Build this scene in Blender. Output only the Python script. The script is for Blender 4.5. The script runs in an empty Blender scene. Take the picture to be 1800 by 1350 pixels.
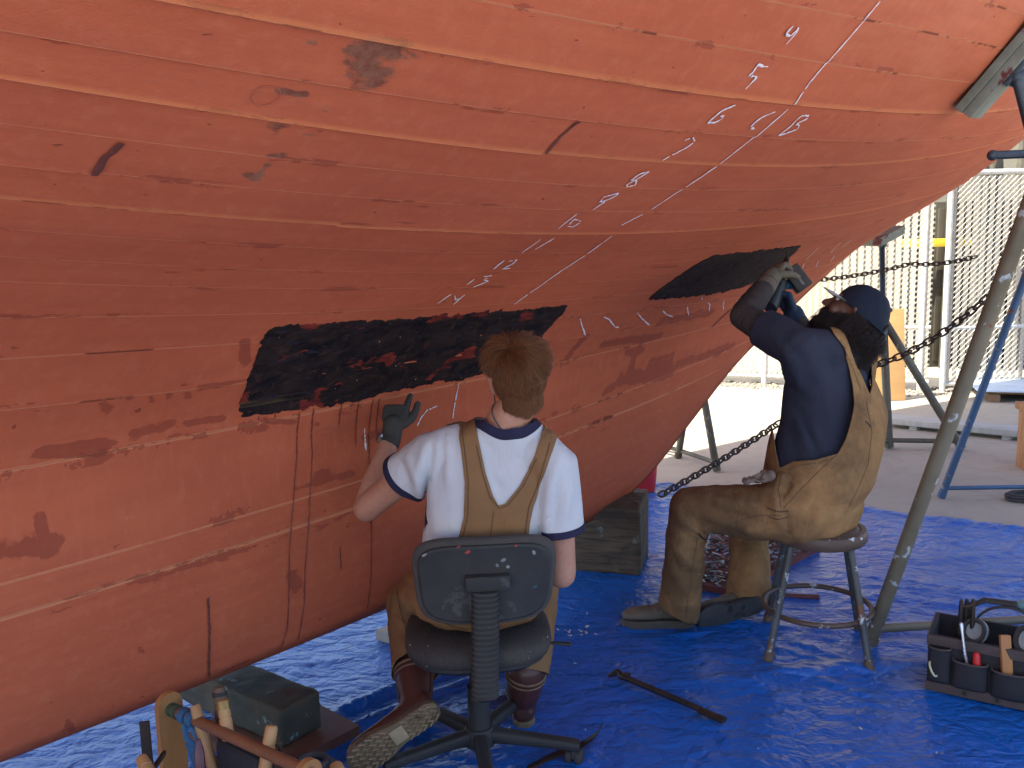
import bpy, bmesh, math, random
import numpy as np
from mathutils import Vector, Matrix, noise
R = math.radians
rng = np.random.default_rng(7); random.seed(7)
SC = bpy.context.scene
COL = SC.collection
# ------------------------------------------------------------------ camera
F, EYE, PITCH, ROLL = 1559.0, 1.57, R(8.4), R(1.5)
fw = np.array([0, math.cos(PITCH), -math.sin(PITCH)])
rt0 = np.array([1.0, 0, 0]); up0 = np.cross(rt0, fw)
rt = rt0*math.cos(ROLL) - up0*math.sin(ROLL)
up = up0*math.cos(ROLL) + rt0*math.sin(ROLL)
CP = np.array([0, 0, EYE])
def at(px, py, y):
    """point of the yard seen at a place of the photograph, at the distance y from the camera"""
    d = fw + (px-900)/F*rt - (py-675)/F*up
    return CP + d*(y/d[1])
def atz(px, py, z=0.0):
    d = fw + (px-900)/F*rt - (py-675)/F*up
    return CP + d*((z-EYE)/d[2])
def proj(P):
    q = np.asarray(P)-CP; w = q@fw
    return 900+F*(q@rt)/w, 675-F*(q@up)/w
cam = bpy.data.objects.new('camera', bpy.data.cameras.new('camera')); COL.objects.link(cam)
m = Matrix.Identity(4)
for i in range(3):
    m[i][0], m[i][1], m[i][2], m[i][3] = rt[i], up[i], -fw[i], CP[i]
cam.matrix_world = m
cam.data.sensor_width = 36; cam.data.lens = F/1800*36
cam.data.clip_start = .05; cam.data.clip_end = 2000
SC.camera = cam
# ------------------------------------------------------------------ light
wd = bpy.data.worlds.new('World'); SC.world = wd; wd.use_nodes = True
nt = wd.node_tree; bg = nt.nodes['Background']
sky = nt.nodes.new('ShaderNodeTexSky'); sky.sky_type = 'NISHITA'; sky.sun_disc = False
SUN = Vector((.60, .20, -.95)).normalized()
sky.sun_elevation = math.asin(-SUN.z)
sky.air_density = .65; sky.dust_density = 2.2; sky.ozone_density = .25
sky.sun_rotation = math.atan2(-SUN.x, -SUN.y)
nt.links.new(sky.outputs[0], bg.inputs[0]); bg.inputs[1].default_value = .13
sl = bpy.data.lights.new('sun', 'SUN'); sl.energy = 3.7; sl.angle = R(.5); sl.color = (1, .91, .74)
so = bpy.data.objects.new('sun', sl); COL.objects.link(so); so.location = (-6, 0, 12)
so.rotation_euler = SUN.to_track_quat('-Z', 'Y').to_euler()
SC.view_settings.view_transform = 'Standard'; SC.view_settings.look = 'None'
SC.view_settings.exposure = 2.0; SC.view_settings.gamma = 1
# ------------------------------------------------------------------ objects
def thing(name, label, cat, loc=(0, 0, 0), group=None):
    o = bpy.data.objects.new(name, None); COL.objects.link(o); o.location = loc
    o.empty_display_size = .1
    o['label'] = label; o['category'] = cat
    if group: o['group'] = group
    return o
def tag(o, label, cat, group=None):
    o['label'] = label; o['category'] = cat
    if group: o['group'] = group
    return o
def put(name, me, mat, parent=None, smooth=True, sharp=35):
    o = bpy.data.objects.new(name, me); COL.objects.link(o)
    if mat: me.materials.append(mat)
    if smooth:
        me.polygons.foreach_set('use_smooth', np.ones(len(me.polygons), bool))
        if sharp: me.set_sharp_from_angle(angle=R(sharp))
    if parent:
        o.parent = parent
        p = parent; off = Vector((0, 0, 0))
        while p: off += p.location; p = p.parent
        if parent.type == 'EMPTY': o.matrix_parent_inverse = Matrix.Translation(-parent.location)
    return o
def frame(d, hint=(0, 0, 1)):
    d = np.asarray(d, float); d = d/np.linalg.norm(d); h = np.asarray(hint, float)
    if abs(d@h) > .95*np.linalg.norm(h): h = np.array([1., 0, 0]) if abs(d[0]) < .9 else np.array([0, 1., 0])
    x = np.cross(h, d); x /= np.linalg.norm(x); y = np.cross(d, x)
    return x, y, d
class M:
    """collects shapes, then links them as one mesh"""
    def __init__(s): s.v = []; s.f = []; s.n = 0
    def add(s, v, f):
        s.v.append(np.asarray(v, float).reshape(-1, 3)); s.f += [[i+s.n for i in q] for q in f]; s.n += len(s.v[-1]); return s
    def grid(s, g, close_u=False, cap0=False, cap1=False):
        """g: rows of rings"""
        g = np.asarray(g, float); a, b = g.shape[:2]; f = []
        bb = b if close_u else b-1
        for i in range(a-1):
            for j in range(bb):
                k = (j+1) % b
                f.append([i*b+j, i*b+k, (i+1)*b+k, (i+1)*b+j])
        if cap0: f.append(list(range(b))[::-1])
        if cap1: f.append([(a-1)*b+j for j in range(b)])
        return s.add(g, f)
    def tube(s, pts, r, n=12, flat=1.0, hint=(0, 0, 1), round_ends=True):
        pts = np.asarray(pts, float); k = len(pts)
        r = np.full(k, r, float) if np.isscalar(r) else np.asarray(r, float)
        T = np.gradient(pts, axis=0) if k > 2 else np.repeat((pts[1]-pts[0])[None], 2, 0)
        T /= np.linalg.norm(T, axis=1)[:, None]
        x, y, d = frame(T[0], hint); rings = []
        a = np.linspace(0, 2*np.pi, n, endpoint=False)
        def ring(c, rr): return c + rr*(np.cos(a)[:, None]*x + flat*np.sin(a)[:, None]*y)
        for i in range(k):
            d = T[i]; x = x-(x@d)*d; x /= np.linalg.norm(x); y = np.cross(d, x)
            if i == 0 and round_ends:
                for q in (80, 55, 28): rings.append(ring(pts[0]-T[0]*r[0]*math.sin(R(q)), r[0]*math.cos(R(q))))
            rings.append(ring(pts[i], r[i]))
            if i == k-1 and round_ends:
                for q in (28, 55, 80): rings.append(ring(pts[-1]+T[-1]*r[-1]*math.sin(R(q)), r[-1]*math.cos(R(q))))
        return s.grid(rings, True, True, True)
    def rod(s, a, b, r, n=14, r2=None): return s.tube([a, b], [r, r if r2 is None else r2], n, round_ends=False)
    def ell(s, c, rad, X=(1, 0, 0), Y=(0, 1, 0), Z=(0, 0, 1), n=18):
        X, Y, Z = (np.asarray(q, float) for q in (X, Y, Z)); rings = []
        a = np.linspace(0, 2*np.pi, n, endpoint=False)
        for t in np.linspace(-88, 88, n//2+2):
            rings.append(np.asarray(c)+rad[2]*math.sin(R(t))*Z+math.cos(R(t))*(rad[0]*np.cos(a)[:, None]*X+rad[1]*np.sin(a)[:, None]*Y))
        return s.grid(rings, True, True, True)
    def loft(s, secs, n=28):
        """secs: (centre, half width, half depth, width axis, depth axis[, exponent])"""
        a = np.linspace(0, 2*np.pi, n, endpoint=False); rings = []
        for q in secs:
            c, w, d, X, Y = q[:5]; e = q[5] if len(q) > 5 else 2.3
            ca, sa = np.cos(a), np.sin(a)
            cx = np.sign(ca)*abs(ca)**(2/e); cy = np.sign(sa)*abs(sa)**(2/e)
            rings.append(np.asarray(c)+w*cx[:, None]*np.asarray(X)+d*cy[:, None]*np.asarray(Y))
        return s.grid(rings, True, True, True)
    def box(s, c, size, X=(1, 0, 0), Y=(0, 1, 0), Z=None, bev=.004, seg=2, taper=1.0):
        bm = bmesh.new(); bmesh.ops.create_cube(bm, size=1)
        for v in bm.verts:
            k = taper if v.co.z > 0 else 1
            v.co = Vector((v.co.x*size[0]*k, v.co.y*size[1]*k, v.co.z*size[2]))
        if bev: bmesh.ops.bevel(bm, geom=bm.edges[:], offset=bev, segments=seg, affect='EDGES', profile=.6)
        X = np.asarray(X, float); X = X/np.linalg.norm(X); Y = np.asarray(Y, float); Y = Y-(Y@X)*X; Y /= np.linalg.norm(Y)
        Z = np.cross(X, Y)
        bm.verts.index_update()
        V = np.array([v.co[:] for v in bm.verts]); Fc = [[v.index for v in f.verts] for f in bm.faces]; bm.free()
        return s.add(np.asarray(c)+V@np.array([X, Y, Z]), Fc)
    def prism(s, poly, a, b):
        """extrude a polygon given as 3d points by the vector from a to b"""
        p = np.asarray(poly, float); d = np.asarray(b, float)-np.asarray(a, float); k = len(p)
        f = [list(range(k))[::-1], [k+i for i in range(k)]]+[[i, (i+1) % k, k+(i+1) % k, k+i] for i in range(k)]
        return s.add(np.r_[p, p+d], f)
    def mesh(s, name='mesh'):
        me = bpy.data.meshes.new(name); me.from_pydata(np.concatenate(s.v).tolist(), [], s.f); me.update()
        bm = bmesh.new(); bm.from_mesh(me); bmesh.ops.recalc_face_normals(bm, faces=bm.faces); bm.to_mesh(me); bm.free()
        return me
    def build(s, name, mat, parent=None, smooth=True, sharp=35): return put(name, s.mesh(name), mat, parent, smooth, sharp)
def remesh(ms, voxel, iters=6, fac=.5):
    """one continuous skin round a set of overlapping shapes -> vertices, triangles"""
    if isinstance(ms, M): ms = [ms]
    t = M()
    for q in ms:
        for v in q.v: pass
        t.add(np.concatenate(q.v), q.f)
    me = t.mesh('tmp'); o = bpy.data.objects.new('tmp', me); COL.objects.link(o)
    a = o.modifiers.new('r', 'REMESH'); a.mode = 'VOXEL'; a.voxel_size = voxel
    b = o.modifiers.new('s', 'SMOOTH'); b.iterations = iters; b.factor = fac
    dg = bpy.context.evaluated_depsgraph_get(); e = o.evaluated_get(dg); em = e.to_mesh()
    em.calc_loop_triangles()
    V = np.empty(len(em.vertices)*3); em.vertices.foreach_get('co', V)
    T = np.empty(len(em.loop_triangles)*3, np.int32); em.loop_triangles.foreach_get('vertices', T)
    e.to_mesh_clear(); bpy.data.objects.remove(o); bpy.data.meshes.remove(me)
    return V.reshape(-1, 3), T.reshape(-1, 3)
def vnorm(V, T):
    n = np.cross(V[T[:, 1]]-V[T[:, 0]], V[T[:, 2]]-V[T[:, 0]]); N = np.zeros_like(V)
    for i in range(3): np.add.at(N, T[:, i], n)
    return N/np.maximum(np.linalg.norm(N, axis=1), 1e-12)[:, None]
def clip(V, T, f):
    """the part of a surface where f > 0, cut cleanly through its triangles"""
    ins = f > 0; c = ins[T].sum(1); keep = T[c == 3].tolist(); V2 = V.tolist(); cache = {}
    def cut(i, j):
        k = (min(i, j), max(i, j))
        if k not in cache:
            t = f[i]/(f[i]-f[j]); cache[k] = len(V2); V2.append((V[i]+t*(V[j]-V[i])).tolist())
        return cache[k]
    for t in T[(c == 1) | (c == 2)]:
        o = [i for i in t]
        while not (ins[o[0]] and not ins[o[2]] if ins[o].sum() == 2 and ins[o[1]] else ins[o[0]] and not ins[o[1]] and not ins[o[2]]):
            o = o[1:]+o[:1]
        if ins[o[1]]: a, b = cut(o[1], o[2]), cut(o[2], o[0]); keep += [[o[0], o[1], a], [o[0], a, b]]
        else: keep.append([o[0], cut(o[0], o[1]), cut(o[0], o[2])])
    K = np.array(keep); u, inv = np.unique(K, return_inverse=True)
    return np.array(V2)[u], inv.reshape(-1, 3)
def tri_mesh(V, T, name='mesh'):
    me = bpy.data.meshes.new(name); me.vertices.add(len(V)); me.vertices.foreach_set('co', np.asarray(V, np.float32).ravel())
    me.loops.add(T.size); me.loops.foreach_set('vertex_index', T.astype(np.int32).ravel())
    me.polygons.add(len(T)); me.polygons.foreach_set('loop_start', np.arange(0, T.size, 3, dtype=np.int32)); me.update(calc_edges=True); me.validate()
    return me
def shell(name, V, T, mat, parent, th=.004, sharp=0):
    o = put(name, tri_mesh(V, T, name), mat, parent, True, sharp)
    if th: a = o.modifiers.new('cloth', 'SOLIDIFY'); a.thickness = th; a.offset = 1
    return o
def sd_poly(x, y, poly):
    """signed distance to a polygon, positive inside"""
    p = np.asarray(poly, float); d = np.full(x.shape, 1e9); ins = np.zeros(x.shape, bool)
    for i in range(len(p)):
        a, b = p[i], p[(i+1) % len(p)]; e = b-a
        t = np.clip(((x-a[0])*e[0]+(y-a[1])*e[1])/(e@e), 0, 1)
        d = np.minimum(d, np.hypot(x-a[0]-t*e[0], y-a[1]-t*e[1]))
        c = ((a[1] > y) != (b[1] > y)); ins ^= c & (x < (b[0]-a[0])*(y-a[1])/(b[1]-a[1]+1e-12)+a[0])
    return np.where(ins, d, -d)
def crease(V, N, items, facing=(0, 1, 0)):
    """raise or sink soft folds along lines drawn over the near side of a cloth"""
    x, y = proj(V); fr = np.clip(-(N@np.asarray(facing, float))*3+.3, 0, 1); off = np.zeros(len(V))
    for pts, amp, w in items:
        p = resample(pts, 6); k = len(p); t = np.linspace(0, 1, k); d = np.hypot(x[:, None]-p[:, 0], y[:, None]-p[:, 1]); i = d.argmin(1); dd = d[np.arange(len(V)), i]
        off += amp*np.exp(-(dd/w)**2)*np.sin(np.pi*(.04+.92*t[i]))**.6
    return V+N*(off*fr)[:, None]
def resample(pts, step):
    p = np.asarray(pts, float); L = np.r_[0, np.cumsum(np.linalg.norm(np.diff(p, axis=0), axis=1))]
    n = max(2, int(L[-1]/step)+1); u = np.linspace(0, L[-1], n); return np.stack([np.interp(u, L, p[:, i]) for i in range(p.shape[1])], 1)
from mathutils.bvhtree import BVHTree
def drape(V, T, items, name, mat, parent, lift=.0012):
    """seams, stitches and smears laid on a cloth: (line, radius)"""
    bv = BVHTree.FromPolygons(np.asarray(V).tolist(), np.asarray(T).tolist())
    for pts, r in items:
        P = []
        for q in resample(pts, 2.5):
            d = fw+(q[0]-900)/F*rt-(q[1]-675)/F*up; d /= np.linalg.norm(d); h = bv.ray_cast(Vector(CP), Vector(d))
            if h[0] is not None:
                n = np.array(h[1]); n = n if n@d < 0 else -n; P.append(np.array(h[0])+n*(lift+.003))
        if len(P) > 3:
            P = np.array(P); P[1:-1] = (P[:-2]+2*P[1:-1]+P[2:])/4; g = M(); g.tube(P, r, 6, round_ends=False); g.build(name, mat, parent, sharp=0)
_tab = rng.random((64, 64, 64))
def vnoise(P, f=1.0):
    """smooth value noise, vectorised"""
    q = np.asarray(P)*f; i = np.floor(q).astype(int); t = q-i; t = t*t*(3-2*t); i &= 63; j = (i+1) & 63
    def g(a, b, c): return _tab[a, b, c]
    x0, y0, z0 = i.T; x1, y1, z1 = j.T; tx, ty, tz = t.T
    c00 = g(x0, y0, z0)*(1-tx)+g(x1, y0, z0)*tx; c10 = g(x0, y1, z0)*(1-tx)+g(x1, y1, z0)*tx
    c01 = g(x0, y0, z1)*(1-tx)+g(x1, y0, z1)*tx; c11 = g(x0, y1, z1)*(1-tx)+g(x1, y1, z1)*tx
    return ((c00*(1-ty)+c10*ty)*(1-tz)+(c01*(1-ty)+c11*ty)*tz)*2-1
# ------------------------------------------------------------------ materials
class NT:
    def __init__(s, name):
        s.m = bpy.data.materials.new(name); s.m.use_nodes = True; s.t = s.m.node_tree; s.b = s.t.nodes['Principled BSDF']
        s.tc = None
    def N(s, ty, **k):
        n = s.t.nodes.new('ShaderNode'+ty)
        for a, v in k.items(): setattr(n, a, v)
        return n
    def L(s, a, b): s.t.links.new(a, b)
    def co(s, scale=(1, 1, 1), src='Object', attr=None, rot=(0, 0, 0)):
        if src == 'UV': o = s.N('UVMap').outputs[0]
        else:
            if s.tc is None: s.tc = s.N('TexCoord')
            o = s.tc.outputs[src]
        mp = s.N('Mapping'); mp.inputs['Scale'].default_value = scale; mp.inputs['Rotation'].default_value = rot; s.L(o, mp.inputs[0]); return mp.outputs[0]
    def noise(s, co, scale, detail=4, rough=.55, dist=0):
        n = s.N('TexNoise'); s.L(co, n.inputs['Vector']); n.inputs['Scale'].default_value = scale
        n.inputs['Detail'].default_value = detail; n.inputs['Roughness'].default_value = rough; n.inputs['Distortion'].default_value = dist
        return n.outputs[0]
    def ramp(s, v, *st):
        r = s.N('ValToRGB'); s.L(v, r.inputs[0]); e = r.color_ramp.elements
        while len(e) < len(st): e.new(.5)
        for q, (p, c) in zip(e, st):
            q.position = p; q.color = (c, c, c, 1) if np.isscalar(c) else (*c[:3], 1)
        return r.outputs[0]
    def math(s, op, a, b=None, clamp=False):
        n = s.N('Math', operation=op, use_clamp=clamp)
        for i, q in enumerate((a, b)):
            if q is None: continue
            if isinstance(q, (int, float)): n.inputs[i].default_value = q
            else: s.L(q, n.inputs[i])
        return n.outputs[0]
    def mix(s, f, a, b, mode='MIX'):
        n = s.N('Mix', data_type='RGBA', blend_type=mode)
        for k, q in ((0, f), (6, a), (7, b)):
            if isinstance(q, (int, float)): n.inputs[k].default_value = q
            elif isinstance(q, tuple): n.inputs[k].default_value = (*q[:3], 1)
            else: s.L(q, n.inputs[k])
        return n.outputs[2]
    def attr(s, name):
        n = s.N('Attribute'); n.attribute_name = name; return n.outputs['Fac']
    def bump(s, h, strength=.3, dist=.01, prev=None):
        n = s.N('Bump'); n.inputs['Strength'].default_value = strength; n.inputs['Distance'].default_value = dist; s.L(h, n.inputs['Height'])
        if prev is not None: s.L(prev, n.inputs['Normal'])
        return n.outputs[0]
    def out(s, col=None, rough=None, nrm=None, metal=0, spec=None):
        for k, q in (('Base Color', col), ('Roughness', rough), ('Metallic', metal), ('Specular IOR Level', spec)):
            if q is None: continue
            if isinstance(q, (int, float)): s.b.inputs[k].default_value = q
            elif isinstance(q, tuple): s.b.inputs[k].default_value = (*q[:3], 1)
            else: s.L(q, s.b.inputs[k])
        if nrm is not None: s.L(nrm, s.b.inputs['Normal'])
        return s.m
def pmat(name, c1, c2=None, scale=8, rough=.6, bump=.25, bscale=60, bdist=.004, metal=0, stretch=(1, 1, 1), spots=None, spec=None, rv=.15, detail=6, spots2=None):
    """worn surface: two tones by noise, optional spots (colour, scale, amount), fine bump"""
    t = NT(name); c2 = c2 or tuple(q*.6 for q in c1); co = t.co(stretch)
    n = t.noise(co, scale, detail, .6); col = t.mix(t.ramp(n, (.35, 0.), (.68, 1.)), c1, c2)
    for sp in (spots, spots2):
        if sp:
            k = t.noise(co, sp[1], 5, .65); col = t.mix(t.ramp(k, (sp[2], 0.), (sp[2]+.035, 1.)), col, sp[0])
    b = t.noise(co, bscale, 4, .6); ro = t.math('ADD', t.math('MULTIPLY', n, rv*2), rough-rv)
    return t.out(col, ro, t.bump(b, bump, bdist), metal, spec)
# traced on the hull: station along the keel, height
CHALK = [[[-0.001,2.1195],[-0.005,2.0906],[-0.007,2.0122],[-0.008,1.9616],[0.01,1.9194]],[[0.016,1.9118],[0.008,1.8577],[0.008,1.7995],[-0.002,1.736],[-0.01,1.6799]],[[-0.011,1.6727],[-0.04,1.6459]],[[0.001,1.6172],[0.043,1.5652]],[[0.047,1.56],[0.036,1.4652],[0.004,1.4034]],[[-0.005,1.1128],[-0.001,1.0515],[-0.001,0.9753]],[[-0.09,1.0365],[-0.135,1.0284],[-0.162,1.001],[-0.175,0.976]],[[-0.287,2.0338],[-0.288,2.0223],[-0.285,2.0188],[-0.264,2.0186],[-0.257,2.0313]],[[-0.262,2.0355],[-0.251,2.0253],[-0.256,2.0069]],[[-0.3,1.9644],[-0.272,1.9646],[-0.252,1.9659]],[[-0.296,1.9639],[-0.293,1.952],[-0.299,1.9463],[-0.273,1.9471],[-0.26,1.9454],[-0.266,1.9364],[-0.27,1.9267]],[[-0.236,1.8972],[-0.268,1.8838],[-0.272,1.8686],[-0.272,1.8621],[-0.245,1.8642],[-0.233,1.8716],[-0.237,1.8767],[-0.251,1.8756]],[[-0.032,1.9018],[-0.066,1.8896],[-0.075,1.8752],[-0.066,1.8677],[-0.044,1.867]],[[0.117,1.8984],[0.123,1.8825],[0.112,1.8651]],[[0.117,1.8984],[0.12,1.9068],[0.155,1.9098],[0.167,1.9046],[0.14,1.8921],[0.164,1.8898],[0.176,1.8824],[0.14,1.8713],[0.115,1.8645]],[[-0.277,1.8268],[-0.257,1.8337],[-0.232,1.8274],[-0.234,1.8159],[-0.271,1.7884]],[[-0.27,1.7652],[-0.292,1.7587],[-0.294,1.7469],[-0.267,1.7447],[-0.249,1.7367],[-0.271,1.7321],[-0.286,1.7354],[-0.273,1.7501],[-0.266,1.7654]],[[-0.272,1.7041],[-0.294,1.6961],[-0.308,1.7081],[-0.272,1.7165],[-0.261,1.7143],[-0.275,1.7015],[-0.28,1.6801]],[[-0.319,1.6692],[-0.316,1.6362]],[[-0.259,1.6527],[-0.301,1.6575],[-0.287,1.6417],[-0.259,1.6403],[-0.256,1.65]],[[-0.314,1.6089],[-0.298,1.5744]],[[-0.263,1.6115],[-0.264,1.5828]],[[-0.321,1.554],[-0.315,1.528]],[[-0.294,1.5504],[-0.269,1.5541],[-0.259,1.5434],[-0.275,1.5281],[-0.243,1.5291]],[[-0.342,1.5016],[-0.346,1.4855]],[[-0.314,1.507],[-0.285,1.5092],[-0.295,1.4965],[-0.268,1.4922],[-0.301,1.4756]],[[-0.366,1.4573],[-0.381,1.4304]],[[-0.345,1.4528],[-0.317,1.4372],[-0.304,1.4418]],[[-0.3,1.4522],[-0.306,1.4223]],[[0.506,1.3135],[0.568,1.2747],[0.629,1.2375]],[[0.675,1.3066],[0.732,1.2936],[0.77,1.2759],[0.824,1.2536],[0.853,1.2512]],[[0.924,1.3065],[1.017,1.2721],[1.114,1.2392]],[[1.147,1.3004],[1.208,1.2802],[1.288,1.2647]],[[1.363,1.3054],[1.445,1.2599]],[[1.561,1.313],[1.601,1.3003],[1.648,1.2662]],[[1.738,1.3127],[1.777,1.2822],[1.814,1.2656]],[[1.909,1.3063],[1.954,1.2818]],[[1.425,1.3507],[1.46,1.3323]],[[2.663,1.5978],[2.767,1.558]],[[2.524,1.5837],[2.687,1.5283]],[[2.23,1.5621],[2.338,1.4992]],[[2.403,1.4782],[2.513,1.4398]],[[2.637,1.4882],[2.767,1.4484]],[[2.904,1.5096],[3.01,1.4752]],[[-0.411,1.0071],[-0.4,0.9278]]]
DRIPS = [[[-0.678,1.1083],[-0.67,0.961],[-0.69,0.7784],[-0.705,0.6692],[-0.717,0.5009],[-0.727,0.408],[-0.76,0.3248]],[[-0.627,1.1098],[-0.613,0.9502],[-0.627,0.7634],[-0.651,0.5776],[-0.661,0.4637],[-0.689,0.347]],[[-0.395,1.1084],[-0.38,0.8057],[-0.379,0.6019],[-0.385,0.4789],[-0.405,0.3602]],[[-0.511,0.617],[-0.511,0.5368]],[[-0.453,1.1069],[-0.441,0.9471]],[[-0.368,1.1045],[-0.356,0.9717]],[[-0.522,1.1112],[-0.517,1.0385]],[[-0.82,1.1161],[-0.819,1.1015]],[[-0.765,1.1164],[-0.763,1.0997]]]
JOINTS = [[[-1.582,1.709],[-1.578,1.7288],[-1.569,1.7455]],[[-0.711,1.7806],[-0.71,1.8058],[-0.706,1.8331]],[[1.824,1.1677],[1.881,1.2202],[1.922,1.2621]],[[-0.987,0.5857],[-0.99,0.4794],[-0.999,0.3927],[-1.001,0.3404]]]
PATCHES = [[[-0.888,1.1431],[-0.9,1.2006],[-0.912,1.3089],[-0.928,1.3741],[-0.912,1.3917],[-0.863,1.3971],[-0.673,1.3937],[-0.459,1.3843],[-0.226,1.382],[0.043,1.3791],[0.343,1.3763],[0.355,1.3409],[0.339,1.2869],[0.326,1.2089],[0.243,1.1536],[0.097,1.1284],[-0.115,1.1294],[-0.274,1.1236],[-0.493,1.1108],[-0.659,1.1148],[-0.813,1.1167],[-0.872,1.1263]],[[0.924,1.3666],[0.914,1.3912],[0.944,1.4347],[0.954,1.4736],[0.968,1.5115],[0.996,1.5418],[1.085,1.5447],[1.349,1.5498],[1.629,1.5608],[1.864,1.5711],[1.957,1.5363],[1.999,1.5005],[2.025,1.4525],[1.968,1.406],[1.861,1.3763],[1.645,1.3615],[1.366,1.3572],[1.099,1.3616],[0.98,1.361]]]
STAINS = [[-1.414,1.115,-1.248,1.109,0.02],[-1.434,1.108,-1.267,1.084,0.014],[-1.19,1.123,-1.091,1.135,0.021],[-1.042,1.131,-0.938,1.126,0.016],[-1.294,1.223,-1.274,1.204,0.018],[-1.235,1.238,-1.227,1.234,0.011],[-1.171,1.222,-1.165,1.218,0.012],[-1.124,1.225,-1.122,1.22,0.013],[-1.073,1.219,-1.069,1.215,0.014],[-1.155,1.317,-1.087,1.317,0.007],[-1.561,1.47,-1.512,1.467,0.008],[-1.518,0.871,-1.393,0.86,0.032],[-1.421,0.944,-1.421,0.906,0.017],[-0.673,0.859,-0.452,0.857,0.015],[-0.587,0.873,-0.554,0.87,0.022],[-0.701,0.563,-0.686,0.53,0.029],[-0.979,1.361,-0.934,1.291,0.017],[1.077,0.982,1.546,0.968,0.043],[1.591,0.998,2.239,1.033,0.027],[0.827,1.178,1.302,1.17,0.025],[0.615,1.147,0.647,1.23,0.028],[1.202,1.246,1.692,1.257,0.032],[1.144,1.05,1.167,1.155,0.026],[0.951,0.941,1.169,0.992,0.021],[-1.019,1.682,-0.95,1.68,0.005],[-1.036,1.642,-0.79,1.646,0.006],[-0.794,1.675,-0.719,1.673,0.004],[-1.318,1.549,-1.234,1.551,0.007],[-1.214,1.55,-1.162,1.551,0.005],[-1.099,1.254,-1.091,1.252,0.007],[-0.933,1.67,-0.845,1.675,0.005],[-1.541,1.402,-1.529,1.398,0.006],[-0.406,0.971,-0.26,0.986,0.019],[-0.18,0.973,0.014,0.973,0.014],[-0.805,1.096,-0.595,1.052,0.01],[1.302,1.032,1.511,1.042,0.028],[-0.943,0.328,-0.865,0.335,0.012],[-1.401,0.363,-1.391,0.328,0.012],[-1.197,0.499,-1.19,0.483,0.008],[0.6,1.504,0.822,1.502,0.009],[1.061,1.113,1.205,1.111,0.021]]
GRIME = [[-1.309,1.869,-1.246,1.879,0.0262],[-1.271,1.853,-1.24,1.846,0.0333],[-1.383,1.87,-1.372,1.873,0.0081],[-1.236,1.87,-1.193,1.876,0.0095],[-1.383,1.817,-1.339,1.817,0.0108],[-1.354,1.778,-1.34,1.775,0.0149],[-1.29,1.768,-1.264,1.773,0.0095],[-1.33,1.741,-1.295,1.743,0.0068],[-1.329,1.715,-1.312,1.71,0.0121],[-1.312,1.72,-1.31,1.728,0.0108],[-1.289,1.804,-1.28,1.801,0.0068],[-1.243,1.885,-1.227,1.89,0.0068]]
WORN = [[3.129,1.167,3.515,1.311,0.051],[3.436,1.278,3.937,1.469,0.061],[3.763,1.416,4.307,1.562,0.032]]
SEAM = {-2:([0.1036,2.1563],0.6,1.09),-1:([0.00629,0.08079,2.08378],-0.44,1.07),0:([0.01323,0.06326,2.00056],-1.15,0.98),1:([0.01883,0.05221,1.92071],-1.61,1.59),2:([0.01907,0.0407,1.85164],-1.77,1.57),3:([0.02262,0.03259,1.78838],-1.75,1.96),4:([0.02052,0.02202,1.73222],-1.73,1.91),5:([0.01941,0.01137,1.67685],-1.71,1.42),6:([0.02241,0.00922,1.62233],-1.69,1.56),7:([0.01994,-0.00529,1.56584],-1.67,1.75),8:([0.0231,-0.00715,1.51265],-1.65,0.91),9:([0.0188,-0.01887,1.46466],-1.62,0.74),10:([0.01327,-0.02177,1.40333],-1.59,0.81),11:([0.00631,-0.01967,1.33154],-1.56,1.59),12:([0.01001,0.00024,1.22361],-1.53,1.92),13:([0.00319,0.0254,1.11093],-1.51,1.85),14:([0.00996,0.05394,0.84232],-1.53,1.96),15:([0.00747,0.05064,0.76039],-1.53,2.59)}
# ------------------------------------------------------------------ the hull: half breadth over station s (along the keel) and height z
K0 = np.array([-.26, 3.246, 0]); KE = np.array([.706, .708, 0]); KN = np.array([.708, -.706, 0]); AC = -.2; SM = -1.6
GZ = np.array([.0, .26, .3, .36, .6, .975, 1.115, 1.25, 1.4, 1.547, 1.612, 1.68, 1.802, 1.915, 2.014, 2.12, 2.4, 2.8, 3.3, 4.2])
GA = np.array([-.08, -.06, -.02, .003, .02, .053, .10, .21, .377, .633, .79, .94, 1.178, 1.36, 1.475, 1.583, 1.78, 1.94, 2.05, 2.12])
PS = np.array([-9, .6, 1.046, 1.37, 1.54, 1.672, 1.967, 2.396, 2.935, 3.44, 4.0, 4.58, 5.4, 5.95, 6.7, 8])
PZ = np.array([.22, .27, .29, .353, .417, .485, .66, .908, 1.147, 1.352, 1.563, 1.761, 2.034, 2.23, 2.5, 3.0])
def pchip(x, xp, fp):
    h = np.diff(xp); d = np.diff(fp)/h; mm = np.zeros_like(fp)
    for i in range(1, len(xp)-1):
        if d[i-1]*d[i] > 0: mm[i] = 3*(h[i-1]+h[i])/((2*h[i]+h[i-1])/d[i-1]+(h[i]+2*h[i-1])/d[i])
    mm[0] = d[0]; mm[-1] = d[-1]
    x = np.clip(x, xp[0], xp[-1]); i = np.clip(np.searchsorted(xp, x)-1, 0, len(xp)-2); t = (x-xp[i])/h[i]
    return (2*t**3-3*t**2+1)*fp[i]+(t**3-2*t**2+t)*h[i]*mm[i]+(3*t**2-2*t**3)*fp[i+1]+(t**3-t**2)*h[i]*mm[i+1]
def prof(s): return pchip(s, PS, PZ)
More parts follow.
